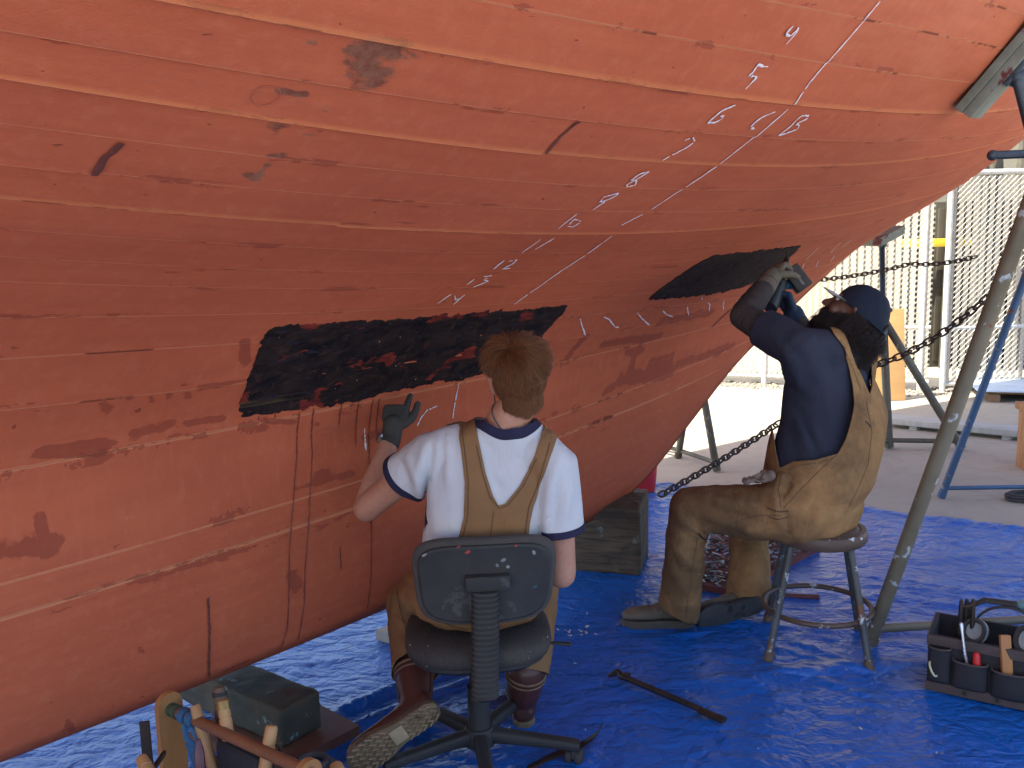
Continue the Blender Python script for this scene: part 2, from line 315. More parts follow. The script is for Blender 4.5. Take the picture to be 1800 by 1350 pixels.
def half(s, z):
    s = np.asarray(s, float); z = np.asarray(z, float); g = pchip(z, GZ, GA); sp = pchip(np.maximum(z, .29), PZ[1:], PS[1:])
    u0 = np.clip(-SM/(sp-SM), 0, 1); u = np.clip((s-SM)/(sp-SM), 0, 1)
    return AC+(g-AC)*((1-u**2)/(1-u0**2))**.75
def hp(s, z, a=None):
    s = np.asarray(s, float); z = np.asarray(z, float); a = half(s, z) if a is None else a
    return K0+s[..., None]*KE+np.asarray(a)[..., None]*KN+z[..., None]*np.array([0, 0, 1.])
def hn(s, z):
    e = 2e-3; a = (hp(s+e, z)-hp(s-e, z)); b = (hp(s, z+e)-hp(s, z-e)); n = np.cross(a, b)
    return n/np.linalg.norm(n, axis=-1)[..., None]
def seam(k, s):
    if k < -2: return seam(-1, s)+.085+.1*(-2-k)
    if k == -2: return seam(-1, s)+.085
    c, lo, hi = SEAM[k]; lo, hi = max(lo, -1.9), max(hi, 2.2); q = np.clip(s, lo, hi)
    sl = 2*c[0]*q+c[1]
    return c[0]*q*q+c[1]*q+c[2]+(s-q)*sl*np.where(s > hi, 1.0, .5)
KTOP = -12
S = np.concatenate([np.linspace(-5, -2, 26)[:-1], np.arange(-2, 2.2, .0125), np.linspace(2.2, 6.6, 150)])
fr = [0, .02, .07, .16, .3, .45, .6, .74, .86, .94, .98]
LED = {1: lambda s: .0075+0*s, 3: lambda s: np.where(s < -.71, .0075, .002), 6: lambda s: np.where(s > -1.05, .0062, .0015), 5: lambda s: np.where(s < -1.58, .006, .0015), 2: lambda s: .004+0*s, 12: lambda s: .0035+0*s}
ksl = list(range(KTOP, 16)); Zs = [seam(k, S) for k in ksl]
for i in range(len(Zs)-2, -1, -1): Zs[i] = np.maximum(Zs[i], Zs[i+1]+.004)
zp = prof(S); rows = []
for i, k in enumerate(ksl[:-1]):
    z0, z1 = Zs[i], Zs[i+1]; h = LED.get(k+1, lambda s: .0016+0*s)(S)
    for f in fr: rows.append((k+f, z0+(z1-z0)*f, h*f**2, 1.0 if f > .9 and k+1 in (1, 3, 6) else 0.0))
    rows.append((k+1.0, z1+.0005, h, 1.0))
for f in np.linspace(0, 1, 60): rows.append((15.001+f, Zs[-1]*(1-f)+zp*f, 0*S, 0.0))
V = np.array([r[0] for r in rows]); Z = np.array([np.maximum(r[1], zp+.0) for r in rows]); OFF = np.array([r[2] for r in rows])
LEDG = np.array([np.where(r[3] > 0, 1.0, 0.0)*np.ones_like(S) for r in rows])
SS = np.broadcast_to(S, Z.shape); Aa = half(SS, Z)
edge = np.clip((Z-zp)/.11, 0, 1)
Aa = AC+(Aa-AC)*(1-.5*(1-edge)**2.2)
Pn = hp(SS, Z, Aa)
du = np.gradient(Pn, axis=1); dv = np.gradient(Pn, axis=0); nn = np.cross(dv, du); nn /= np.maximum(np.linalg.norm(nn, axis=2), 1e-9)[..., None]
nn *= np.sign((nn@KN))[..., None]; nn[np.abs(nn).sum(2) == 0] = KN
OFF = OFF*np.clip((Z-zp)/.1, 0, 1)
wob = vnoise(np.stack([SS*1.3, V[:, None]*.9+0*SS, 0*SS], -1).reshape(-1, 3)).reshape(SS.shape)*.0010
Pn = Pn+nn*(OFF+wob)[..., None]
cl = hp(S, zp-.02, AC+0*S)[None]; mirror = lambda P: P-2*((P-K0)@KN-AC)[..., None]*KN
nr, nc = SS.shape; nv = nr*nc
far = mirror(Pn[::6, ::1]); fr_n = far.shape[0]
verts = np.concatenate([Pn.reshape(-1, 3), cl.reshape(-1, 3), far[::-1].reshape(-1, 3)])
rowsn = nr+1+fr_n; idx = np.arange(rowsn*nc).reshape(rowsn, nc)
# order: near rows top to keel, the keel line, far rows keel to top
q = np.stack([idx[:-1, :-1], idx[1:, :-1], idx[1:, 1:], idx[:-1, 1:]], -1).reshape(-1, 4)
deck = np.stack([idx[0, :-1], idx[0, 1:], idx[-1, 1:], idx[-1, :-1]], -1).reshape(-1, 4)
q = np.concatenate([q, deck])
me = bpy.data.meshes.new('hull'); me.vertices.add(len(verts)); me.vertices.foreach_set('co', verts.astype(np.float32).ravel())
me.loops.add(q.size); me.loops.foreach_set('vertex_index', q.astype(np.int32).ravel())
me.polygons.add(len(q)); me.polygons.foreach_set('loop_start', np.arange(0, q.size, 4, dtype=np.int32)); me.update(calc_edges=True)
gl = np.concatenate([np.zeros((1, nc)), np.cumsum(np.linalg.norm(np.diff(hp(SS, Z, Aa), axis=0), axis=2), axis=0)])
def fattr(name, near, fill=0.0):
    a = me.attributes.new(name, 'FLOAT', 'POINT'); d = np.full(len(verts), fill, np.float32); d[:nv] = near.ravel(); a.data.foreach_set('value', d)
uvv = np.zeros((len(verts), 2), np.float32); uvv[:nv, 0] = SS.ravel(); vv_ = np.where(V < 15, V*.09, 1.35+(V-15)*.5)[:, None]+0*SS; uvv[:nv, 1] = vv_.ravel()
uvv[nv+nc:, 0] = np.broadcast_to(S, (fr_n, nc)).ravel(); uvv[nv+nc:, 1] = vv_[::6][::-1].ravel()
ul = me.uv_layers.new(name='UVMap'); ul.data.foreach_set('uv', uvv[q.ravel()].ravel())
fattr('strake', np.broadcast_to(V[:, None], SS.shape)); fattr('ledge_orange', LEDG)
def capsd(caps):
    P = hp(SS, Z, Aa).reshape(-1, 3); best = np.full(len(P), -2.0)
    for s0, z0, s1, z1, r in caps:
        a, b = hp(np.array([s0, s1]), np.array([z0, z1])); e = b-a; lim = r*3.2
        near = np.abs(P-(a+b)/2).max(1) < np.linalg.norm(e)/2+lim
        Q = P[near]; t = np.clip(((Q-a)@e)/max(e@e, 1e-9), 0, 1); d = np.linalg.norm(Q-a-t[:, None]*e, axis=1)
        best[near] = np.maximum(best[near], (r-d)/r)
    return np.clip(best, -2, 1)
fattr('stain', capsd(STAINS), -2); fattr('grime', capsd(GRIME), -2); fattr('worn', capsd(WORN), -2)
me.polygons.foreach_set('use_smooth', np.ones(len(q), bool))
flat = np.zeros((rowsn-1, nc-1), bool)
for i in range(nr-1):
    if abs(V[i+1]-V[i]) < 1e-6 : flat[i] = True
fl = np.ones(len(q), bool); fl[:flat.size] = ~flat.ravel(); fl[-(nc-1):] = False
me.polygons.foreach_set('use_smooth', fl)
# hull paint
t = NT('red_lead_paint'); uv = t.co((1, 1, 1), 'UV'); uvs = t.co((.35, 4, 1), 'UV'); ob = t.co()
big = t.noise(ob, 1.7, 3, .5); streak = t.noise(uvs, 9, 6, .62); fine = t.noise(uv, 260, 3, .6); mid = t.noise(uv, 28, 6, .65)
col = t.mix(t.ramp(big, (.3, 0.), (.7, 1.)), (.55, .140, .064), (.455, .108, .050))
col = t.mix(t.math('MULTIPLY', t.ramp(streak, (.38, 0.), (.75, 1.)), .55), col, (.40, .098, .05))
col = t.mix(t.math('MULTIPLY', t.ramp(mid, (.5, 0.), (.72, 1.)), .35), col, (.58, .195, .105))
hgt = t.N('SeparateXYZ'); t.L(ob, hgt.inputs[0]); fade = t.math('ADD', t.math('MULTIPLY', t.math('SUBTRACT', hgt.outputs[2], 2.0), 1.1), t.math('MULTIPLY', t.math('SUBTRACT', t.noise(t.co((.5, 1.5, 1), 'UV'), 5, 6, .7), .5), 1.3)); col = t.mix(t.math('MULTIPLY', t.ramp(fade, (.0, 0.), (.6, 1.)), .32), col, (.60, .27, .155))
scr = t.noise(t.co((.5, 7, 1), 'UV'), 26, 4, .7); col = t.mix(t.math('MULTIPLY', t.ramp(scr, (.66, 0.), (.72, 1.)), .4), col, (.66, .28, .17))
fr_ = t.math('FRACT', t.math('ADD', t.attr('strake'), .5)); dist = t.math('ABSOLUTE', t.math('SUBTRACT', fr_, .5))
gate = t.noise(t.co((1, 1, 1), 'UV'), 3.3, 4, .6)
inplank = t.math('LESS_THAN', t.attr('strake'), 15.4)
line = t.math('MULTIPLY', t.math('MULTIPLY', t.math('LESS_THAN', dist, .024), t.ramp(gate, (.30, 0.), (.42, 1.))), inplank)
lineD = t.math('MULTIPLY', t.math('MULTIPLY', t.math('LESS_THAN', dist, .028), t.ramp(gate, (.60, 0.), (.62, 1.))), inplank)
col = t.mix(t.math('MULTIPLY', line, .6), col, (.74, .30, .15))
col = t.mix(t.math('MULTIPLY', lineD, .8), col, (.15, .03, .02))
# damp patches beside the seams and where they were drawn from the photograph
edgeN = t.noise(t.co((1, 2.6, 1), 'UV'), 16, 6, .68)
seamwet = t.math('MULTIPLY', t.math('MULTIPLY', t.ramp(dist, (.0, 1.), (.16, 0.)), t.ramp(t.noise(t.co((.6, 2.2, 1), 'UV'), 7.5, 5, .7), (.565, 0.), (.60, 1.))), inplank)
col = t.mix(t.math('MULTIPLY', t.math('GREATER_THAN', seamwet, .28), .6), col, (.26, .056, .034))
st = t.math('ADD', t.attr('stain'), t.math('MULTIPLY', t.math('SUBTRACT', edgeN, .5), 2.5))
stm = t.math('MULTIPLY', t.ramp(t.math('MULTIPLY', st, .5), (.03, 0.), (.14, 1.)), .62)
col = t.mix(stm, col, (.235, .05, .032))
dots = t.math('GREATER_THAN', t.noise(t.co((.7, 1.4, 1), 'UV'), 34, 2, .5), .745)
col = t.mix(t.math('MULTIPLY', dots, .7), col, (.16, .035, .025))
gr = t.math('ADD', t.attr('grime'), t.math('MULTIPLY', t.math('SUBTRACT', edgeN, .5), 3.4))
col = t.mix(t.math('MULTIPLY', t.ramp(t.math('MULTIPLY', gr, .5), (-.0, 0.), (.25, 1.)), .8), col, t.mix(t.ramp(mid, (.4, 0.), (.62, 1.)), (.115, .05, .034), (.215, .125, .08)))
wn = t.math('ADD', t.attr('worn'), t.math('MULTIPLY', t.math('SUBTRACT', t.noise(t.co((1.2, 11, 1), 'UV'), 9, 5, .7), .5), 4))
col = t.mix(t.math('MULTIPLY', t.ramp(wn, (.0, 0.), (.5, 1.)), .8), col, (.50, .26, .09))
col = t.mix(t.math('MULTIPLY', t.attr('ledge_orange'), .4), col, (.74, .27, .095))  # orange mixed into the narrow ledge faces along the seams
h = t.math('ADD', t.math('MULTIPLY', mid, .5), t.math('MULTIPLY', fine, .25))
h = t.math('SUBTRACT', h, t.math('MULTIPLY', lineD, .5)); h = t.math('ADD', h, t.math('MULTIPLY', line, .3))
ro = t.math('ADD', t.math('MULTIPLY', streak, .25), .5); ro = t.math('SUBTRACT', ro, t.math('MULTIPLY', stm, .1))
grn = t.noise(uv, 520, 2, .6); col = t.mix(t.math('MULTIPLY', t.ramp(grn, (.35, 0.), (.65, 1.)), .22), col, t.mix(.5, col, (.20, .05, .03)))
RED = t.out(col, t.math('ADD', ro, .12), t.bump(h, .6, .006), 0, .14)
boat = thing('boat', 'large wooden boat hull with red bottom paint and chalk marks, propped ashore', 'boat', tuple(K0))
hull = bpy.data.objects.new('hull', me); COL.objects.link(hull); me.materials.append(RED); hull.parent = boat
hull.matrix_parent_inverse = Matrix.Translation(-boat.location)
def ribbon(ms, sz, w, th=.0012, lift=.0012, jag=.25, gap=.0, taper=.5):
    """a thin stroke that follows the planking"""
    q = resample(sz, .006); s, z = q[:, 0], q[:, 1]
    k = len(q)
    if k < 3: q = resample(sz, .002); s, z = q[:, 0], q[:, 1]; k = len(q)
    P = hp(s, z); n = hn(s, z); n *= np.sign(n@KN)[:, None]; T = np.gradient(P, axis=0); T /= np.maximum(np.linalg.norm(T, axis=1), 1e-9)[:, None]; B = np.cross(n, T)
    ww = w*(1+jag*rng.normal(size=k)); ww = np.clip(ww, .25*w, 1.7*w); ww[[0, -1]] *= taper
    v = np.array([seamoff(a, b) for a, b in zip(s, z)]); base = P+n*(lift+v)[:, None]; jit = (rng.normal(size=k)*w*.12)[:, None]*B
    g = np.stack([base-B*ww[:, None]/2+jit, base-B*ww[:, None]*.3+n*th+jit, base+B*ww[:, None]*.3+n*th+jit, base+B*ww[:, None]/2+jit], 1)
    i = 0
    while i < k-1:
        L = k if gap == 0 else int(rng.integers(2, 9)); j = min(k-1, i+L)
        if j > i: ms.grid(g[i:j+1])
        i = j+(1 if gap and rng.random() < gap else 0)
def seamoff(s, z):
    """how far the planking stands proud of the fair surface here"""
    sv = np.array([float(s)])
    for k in (1, 2, 3, 5, 6, 12):
        z0, z1 = seam(k-1, sv)[0], seam(k, sv)[0]
        if z1 <= z <= z0: return float(LED[k](sv)[0]*((z0-z)/(z0-z1))**2)
    return .0016
CHALKM = pmat('chalk', (.82, .80, .84), (.62, .56, .58), 90, .9, .3, 200)
for i, l in enumerate(CHALK): c = M(); ribbon(c, l, .0046 if i < 6 else .0054, .0007, .0027, .4, .3); c.build('chalk_mark', CHALKM, boat, sharp=0)
DRIP = pmat('rust_drip', (.17, .032, .02), (.23, .05, .03), 30, .35, .1)
for i, l in enumerate(DRIPS):
    c = M(); ribbon(c, l, .0042, .001, .0018, .3); c.build('rust_drip', DRIP, boat, sharp=0)
PLUG = pmat('plug_ring', (.43, .115, .06), (.38, .095, .05), 40, .8, .3)
for (s0, z0, rs, rz) in ((-1.40, 1.812, .022, .010), (-.565, 1.02, .035, .013), (-.86, .405, .012, .012), (-1.02, .62, .010, .010)):
    th = np.linspace(0, 2*np.pi, 40); c = M(); ribbon(c, np.stack([s0+rs*np.cos(th), z0+rz*np.sin(th)], 1).tolist(), .0022, .0005, .0014, .3); c.build('plug_ring', PLUG, boat, sharp=0)
JO = pmat('open_joint', (.10, .028, .02), (.16, .04, .025), 40, .7, .3)
for l, w in zip(JOINTS, (.011, .009, .011, .007)):
    c = M(); ribbon(c, l, w, .001, .0028, .10, taper=.9); c.build('butt_joint', JO, boat, sharp=0)
# stripped patches: bare tarred planks with scraps of red paint left on
t = NT('tarred_planks'); uv = t.co((1, 1, 1), 'UV'); a = t.noise(t.co((.9, 2.2, 1), 'UV'), 11, 8, .7, .5); b = t.noise(t.co((.55, 1.7, 1), 'UV'), 8.5, 6, .6, .35); f = t.noise(uv, 120, 4, .7); w = t.noise(t.co((.10, 4, 1), 'UV'), 7, 5, .6, .2); sm = t.noise(t.co((1, 1.8, 1), 'UV'), 30, 5, .7, .4)
col = t.mix(t.ramp(a, (.35, 0.), (.68, 1.)), (.008, .009, .013), (.042, .028, .024))
col = t.mix(t.ramp(w, (.66, 0.), (.69, 1.)), col, (.085, .067, .036))
col = t.mix(t.ramp(sm, (.55, 0.), (.64, 1.)), col, (.055, .032, .026))
col = t.mix(t.ramp(t.noise(t.co((.7, 3, 1), 'UV'), 22, 4, .6), (.60, 0.), (.66, 1.)), col, (.024, .026, .040))
RA = t.attr('redness')
rm = t.ramp(t.math('ADD', b, RA), (.585, 0.), (.60, 1.)); col = t.mix(rm, col, t.mix(t.ramp(a, (.4, 0.), (.6, 1.)), (.24, .045, .03), (.12, .02, .02)))
fl_ = t.math('GREATER_THAN', t.noise(t.co((.9, 1.1, 1), 'UV'), 75, 2, .5), .755); col = t.mix(fl_, col, (.45, .42, .40))
og = t.math('GREATER_THAN', t.noise(t.co((.9, 1.4, 1), 'UV'), 22, 2, .5), .775); col = t.mix(og, col, (.52, .13, .04))
TAR = t.out(col, t.math('ADD', t.math('MULTIPLY', a, .5), .5), t.bump(t.math('ADD', t.math('MULTIPLY', a, 1.0), t.math('ADD', t.math('MULTIPLY', f, .25), t.math('MULTIPLY', sm, .5))), .8, .009), 0, .06)
def strake_at(s, z):
    zk = [seam(k, s) for k in range(-2, 16)]; v = np.full(len(s), -2.0)
    for a, b in zip(zk[:-1], zk[1:]): v += np.clip((a-z)/np.maximum(a-b, .004), 0, 1)
    return v
for pi, poly in enumerate(PATCHES):
    p = np.array(poly); s0, z0 = p.min(0)-.03; s1, z1 = p.max(0)+.03
    gs = np.arange(s0, s1, .005); gz = np.arange(z0, z1, .0035); A_, B_ = np.meshgrid(gs, gz); x = A_.ravel(); y = B_.ravel()
    i = np.arange(A_.size).reshape(A_.shape); T = np.concatenate([np.stack([i[:-1, :-1], i[:-1, 1:], i[1:, 1:]], -1).reshape(-1, 3), np.stack([i[:-1, :-1], i[1:, 1:], i[1:, :-1]], -1).reshape(-1, 3)])
    W = np.stack([x, y, 0*x], 1); f = sd_poly(x, y*1.0, p)+.004*vnoise(W, 90)+.006*vnoise(W*[1, 3, 1], 30)
    n = hn(x, y); n *= np.sign(n@KN)[:, None]; n[np.isnan(n)] = 0
    ga = half(A_, B_); gg = np.cumsum(np.hypot(np.gradient(ga, axis=0), np.gradient(B_, axis=0)), axis=0).ravel(); gg = strake_at(x, y); Wg = np.stack([x, gg*.09, 0*x], 1)
    P = hp(x, y)+n*(.0042+.0014*vnoise(Wg*[1, 3, 1], 14)+.0007*vnoise(Wg, 34))[:, None]
    ok = ~np.isnan(P).any(1); assert ok.all()
    V2, T2 = clip(np.c_[P, x, y, gg], T, f); mm = tri_mesh(V2[:, :3], T2, 'stripped_patch')
    ul = mm.uv_layers.new(name='UVMap'); uvd = np.zeros((T2.size, 2), np.float32)
    uvd[:, 0] = V2[T2.ravel(), 3]; uvd[:, 1] = V2[T2.ravel(), 5]*.09; ul.data.foreach_set('uv', uvd.ravel())
    at_ = mm.attributes.new('redness', 'FLOAT', 'POINT'); at_.data.foreach_set('value', (np.full(len(V2), -.002 if pi == 0 else -.10)).astype(np.float32))
    o = put('stripped_patch', mm, TAR, boat, True, 0); md = o.modifiers.new('thickness', 'SOLIDIFY'); md.thickness = .004; md.offset = -1
    o['label'] = ('longer black stripped patch in front of the red-haired man', 'smaller black stripped patch being drilled')[pi]
# ------------------------------------------------------------------ yard
t = NT('concrete'); co = t.co(); n1 = t.noise(co, .55, 6, .6); n2 = t.noise(co, 7, 6, .65); n3 = t.noise(co, 90, 3, .6)
col = t.mix(t.ramp(n1, (.35, 0.), (.68, 1.)), (.42, .385, .31), (.32, .30, .25)); col = t.mix(t.math('MULTIPLY', t.ramp(n2, (.5, 0.), (.75, 1.)), .5), col, (.24, .23, .21))
sp = t.math('GREATER_THAN', t.noise(t.co((1, 2.5, 1)), 9, 3, .6), .70); col = t.mix(t.math('MULTIPLY', sp, .7), col, (.14, .13, .115))
wv = t.N('TexWave', wave_type='BANDS', bands_direction='Y'); t.L(co, wv.inputs[0]); wv.inputs['Scale'].default_value = .09; wv.inputs['Distortion'].default_value = .4; wv.inputs['Detail'].default_value = 2
CONC = t.out(col, .88, t.bump(t.math('ADD', n2, t.math('MULTIPLY', n3, .6)), .4, .006), 0, .25)
g = M(); xs = np.r_[-400, -60, -15, np.arange(-8, 12.1, 1), 30, 120, 400]; ys = np.r_[-400, -60, -15, np.arange(-8, 14.1, 1), 40, 150, 600]
X, Y = np.meshgrid(xs, ys); g.grid(np.stack([X, Y, 0*X], -1)); o = g.build('ground', CONC, None, False); o['kind'] = 'structure'
# gravel strip along the foot of the fence
GRV = pmat('gravel', (.32, .29, .24), (.10, .09, .08), 30, .9, .5, 80, spots=((.5, .47, .4), 60, .6))
g = M(); 
for i in range(2600):
    x = rng.uniform(1.5, 8.5); y0 = 9.45 if x > 4.5 else 9.27+(4.5-x)*.5
    p = (x, y0-.12+rng.normal()*.11, .004); r = rng.uniform(.008, .028)
    g.ell(p, (r, r*rng.uniform(.6, 1), r*.6), (math.cos(i), math.sin(i), 0), (-math.sin(i), math.cos(i), 0), n=6)
o = g.build('gravel', GRV, None, True, 0); o['kind'] = 'stuff'
# blue tarpaulin
TO = np.array([1.16-.84*3.0, 5.75+.54*3.0]); D1 = np.array([.841, -.541]); D2 = np.array([-.541, -.841])
u = np.arange(0, 6.6, .0125); v = np.r_[np.arange(0, 5.2, .0125), np.arange(5.2, 7.2, .05)]; U, W = np.meshgrid(u, v)
ed = .03*vnoise(np.stack([U.ravel(), 0*U.ravel(), 0*U.ravel()], 1), 1.6).reshape(U.shape)*np.exp(-W*2)
XY = TO+U[..., None]*D1+(W+ed)[..., None]*D2; Q = np.concatenate([XY, 0*U[..., None]], -1).reshape(-1, 3)
def rot(P, a): c, s = math.cos(a), math.sin(a); return np.stack([P[:, 0]*c+P[:, 1]*s, -P[:, 0]*s+P[:, 1]*c, P[:, 2]], 1)
ridge = lambda P, f: 1-np.abs(vnoise(P, f))
wob = vnoise(Q, 1.3)[:, None]*[.25, .25, 0]
h = .010*(vnoise(rot(Q+wob, .12)*[.5, 2.2, 1], 1.0)+1)+.012*ridge(rot(Q+wob, .1)*[.22, 1.5, 1], 1.7)**5
h += .011*ridge(rot(Q+wob*1.5, .05)*[.35, 3.2, 1], 2.6)**4*(vnoise(Q, .9)*.5+.6)
h += (.0046*np.clip(Q[:, 0]*.5+.6, .25, 1))*vnoise(rot(Q+wob*2, .2)*[.45, 2.6, 1], 9)+.0028*vnoise(rot(Q, -.4)*[.8, 2.2, 1], 23)
# two long folds running away under the hull on the left, and the roll of slack at its far edge
lk = (Q-[-.33, 3.0, 0])@np.array([.77, .64, 0]); ac = (Q-[-.33, 3.0, 0])@np.array([.64, -.77, 0])
for off, hh, ww in ((-.10, .035, .035), (.02, .028, .03), (.20, .016, .03)): h += hh*np.exp(-((ac-off-.03*vnoise(Q, 1.5))/ww)**2)*np.clip(1.4-abs(lk)*1.6, 0, 1)
h += .020*np.exp(-((W.ravel()-.05)/.06)**2)*(vnoise(Q, 1.1)*.4+.6)+.006
h += .018*np.exp(-(((rot(Q, .09)[:, 1])-2.98-.04*vnoise(Q, .8))/.045)**2)*np.clip(Q[:, 0]*1.6-.3, 0, 1)
Q[:, 2] = np.maximum(h-.016, .004+.25*np.maximum(h-.010, 0))
iu = np.arange(U.size).reshape(U.shape); q = np.stack([iu[:-1, :-1], iu[:-1, 1:], iu[1:, 1:], iu[1:, :-1]], -1).reshape(-1, 4)
me = bpy.data.meshes.new('tarpaulin'); me.vertices.add(len(Q)); me.vertices.foreach_set('co', Q.astype(np.float32).ravel()); me.loops.add(q.size); me.loops.foreach_set('vertex_index', q.astype(np.int32).ravel())
me.polygons.add(len(q)); me.polygons.foreach_set('loop_start', np.arange(0, q.size, 4, dtype=np.int32)); me.update(calc_edges=True)
t = NT('blue_tarp'); co = t.co(); n1 = t.noise(co, 1.5, 5, .6); n2 = t.noise(t.co((.85, 1.5, 1), rot=(0, 0, -.12)), 20, 5, .6, .8); n3 = t.noise(co, 55, 4, .65, .5)
dis = t.N('VectorMath', operation='ADD'); sc_ = t.N('VectorMath', operation='SCALE'); nz_ = t.N('TexNoise'); t.L(co, nz_.inputs['Vector']); nz_.inputs['Scale'].default_value = 7; nz_.inputs['Detail'].default_value = 4; t.L(nz_.outputs['Color'], sc_.inputs[0]); sc_.inputs['Scale'].default_value = .22; t.L(t.co((.75, 1.5, 1), rot=(0, 0, -.15)), dis.inputs[0]); t.L(sc_.outputs[0], dis.inputs[1])
vs = []
for sc in (5.5, 14):
    vo = t.N('TexVoronoi', feature='DISTANCE_TO_EDGE'); t.L(dis.outputs[0], vo.inputs['Vector']); vo.inputs['Scale'].default_value = sc; vs.append(t.ramp(vo.outputs['Distance'], (0., 0.), (.28, 1.)))
col = t.mix(t.ramp(n1, (.3, 0.), (.7, 1.)), (.008, .128, .50), (.006, .098, .40)); col = t.mix(t.math('MULTIPLY', t.ramp(t.noise(co, 6, 6, .7), (.5, 0.), (.8, 1.)), .4), col, (.04, .13, .33))
wt = t.math('GREATER_THAN', t.noise(co, 70, 2, .5), .86); col = t.mix(t.math('MULTIPLY', wt, .6), col, (.5, .5, .5))
rs = t.math('GREATER_THAN', t.noise(t.co((1, 1.7, 1)), 26, 3, .5), .755); col = t.mix(t.math('MULTIPLY', rs, .7), col, (.13, .03, .05))
weave = t.N('TexWave', wave_type='BANDS', bands_direction='DIAGONAL'); t.L(co, weave.inputs[0]); weave.inputs['Scale'].default_value = 90
TARP = t.out(col, t.math('ADD', t.math('MULTIPLY', n1, .20), .18), t.bump(t.math('ADD', t.math('ADD', t.math('MULTIPLY', n2, .55), t.math('MULTIPLY', n3, .35)), t.math('ADD', t.math('MULTIPLY', vs[0], 1.25), t.math('MULTIPLY', vs[1], .45))), .6, .009), 0, .55)
tp = put('tarpaulin', me, TARP, None, True, 0); tag(tp, 'wrinkled blue plastic tarp spread over the ground under the workers', 'tarp')
# ------------------------------------------------------------------ fence with slats
GALV = pmat('galvanised', (.62, .63, .62), (.45, .46, .45), 20, .5, .15, 80, metal=.25)
SLAT = pmat('cream_slat', (.50, .44, .33), (.40, .36, .28), 5, .55, .1, 40)
SLATW = pmat('white_slat', (.52, .48, .38), (.42, .41, .34), 5, .55, .1, 40)
def fence(name, A, B, h0, h1, label, mat_slat, pitch, sw, posts, rails, tall=0):
    A = np.array([*A, 0.]); B = np.array([*B, 0.]); L = np.linalg.norm(B-A); e = (B-A)/L; nrm = np.array([e[1], -e[0], 0]); Zv = np.array([0, 0, 1.])
    t = thing(name, label, 'fence', tuple(A))
    for p in posts: 
        q = A+e*p; m_ = M(); m_.rod(q, q+Zv*(h1+.06), .03); m_.ell(q+Zv*(h1+.06), (.034, .034, .025)); m_.build('post', GALV, t)
    for z, r in rails: m_ = M(); m_.rod(A+Zv*z-nrm*.012, B+Zv*z-nrm*.012, r); m_.build('rail', GALV, t)
    m_ = M(); k = int(L/pitch)
    for i in range(k):
        p = A+e*(i+.5)*pitch+nrm*.0*i; top = h1+tall*(.6+.4*rng.random()); tw = rng.normal()*.05
        m_.box(p+Zv*(h0+top)/2, (sw, .006, top-h0), e+nrm*tw, nrm, bev=0)
    m_.build('slat', mat_slat, t, False)['kind'] = 'stuff'
    m_ = M(); d = .057; r = .0021
    for sgn in (1, -1):
        for i in range(-int((h1-h0)/d)-1, int(L/d)+1):
            u0 = i*d; a0, z0, a1, z1 = u0, h0, u0+(h1-h0), h1
            if a0 < 0: z0 += -a0; a0 = 0
            if a1 > L: z1 -= a1-L; a1 = L
            if z1 <= z0: continue
            if sgn < 0: z0, z1 = h1+h0-z0, h1+h0-z1
            m_.rod(A+e*a0+Zv*z0+nrm*.009*(1 if sgn > 0 else .6), A+e*a1+Zv*z1+nrm*.009*(1 if sgn > 0 else .6), r, 4)
    m_.build('wire_mesh', GALV, t, False)
    return t, A, e, nrm
fence('chain_link_fence', (4.52, 9.2), (8.6, 9.25), .12, 2.22, 'chain link fence with cream slats, standing behind the blue jack stand leg', SLAT, .078, .046, (0, 2.4, 4.0), ((.09, .024), (.68, .024), (2.26, .028)), .0)
fence('chain_link_gate', (1.3, 10.85), (4.42, 9.3), .12, 2.22, 'chain link gate with white slats, between the boat and the yellow plywood sheet', SLATW, .074, .05, (.6, 1.78, 3.4), ((.10, .026), (.68, .024), (2.26, .028)))
# what shows through and over the fence
CREAM = pmat('cream_wall', (.62, .54, .36), (.55, .47, .30), 2, .8, .2)
DARKP = pmat('dark_stack', (.05, .055, .05), (.11, .10, .07), 3, .8, .3)
w = M(); w.box((7, 14.5, 1.9), (13, .3, 3.8), bev=.02); w.box((7, 14.3, 3.86), (13.2, .8, .12), bev=.02); o = w.build('warehouse', CREAM, None); tag(o, 'cream warehouse wall glimpsed over and through the slatted fence', 'building')
YEL = pmat('yellow_paint', (.75, .55, .04), (.6, .4, .03), 8, .6)
w = M(); w.box((6.6, 11.02, 1.56), (3.6, .05, .10), bev=.004); w.box((8.3, 11.02, .77), (.1, .05, 1.5), bev=.004)
o = w.build('barrier_rail', YEL, None); tag(o, 'yellow barrier rail seen through the slats of the fence', 'barrier')
DKC = pmat('dark_container', (.045, .042, .032), (.08, .07, .05), 2, .8, .2)
w = M(); w.box((7.35, 12.3, 1.03), (4.9, 2.3, 2.06), bev=.02)
for i in range(24): w.box((4.98+.2*i, 11.14, 1.03), (.1, .03, 1.9), bev=.008)
o = w.build('storage_container', DKC, None); tag(o, 'dark corrugated storage container seen through the gaps between the cream slats', 'container')
for i, (x, y, hh, r) in enumerate(((5.62, 10.7, 2.9, .09), (5.86, 10.9, 3.1, .11), (6.08, 10.7, 2.8, .08), (6.3, 10.9, 3.2, .10), (5.42, 11.0, 3.0, .07), (6.55, 10.7, 3.0, .1))):
    w = M(); w.tube([(x, y, 0), (x+.02, y, hh*.45), (x, y, hh*.8), (x-.01, y, hh)], [r, r*1.1, r*.9, r*.35], 10); o = w.build('timber_pile', DARKP, None); tag(o, 'dark upright timber pile standing beyond the fence', 'pile', 'timber piles beyond the fence')
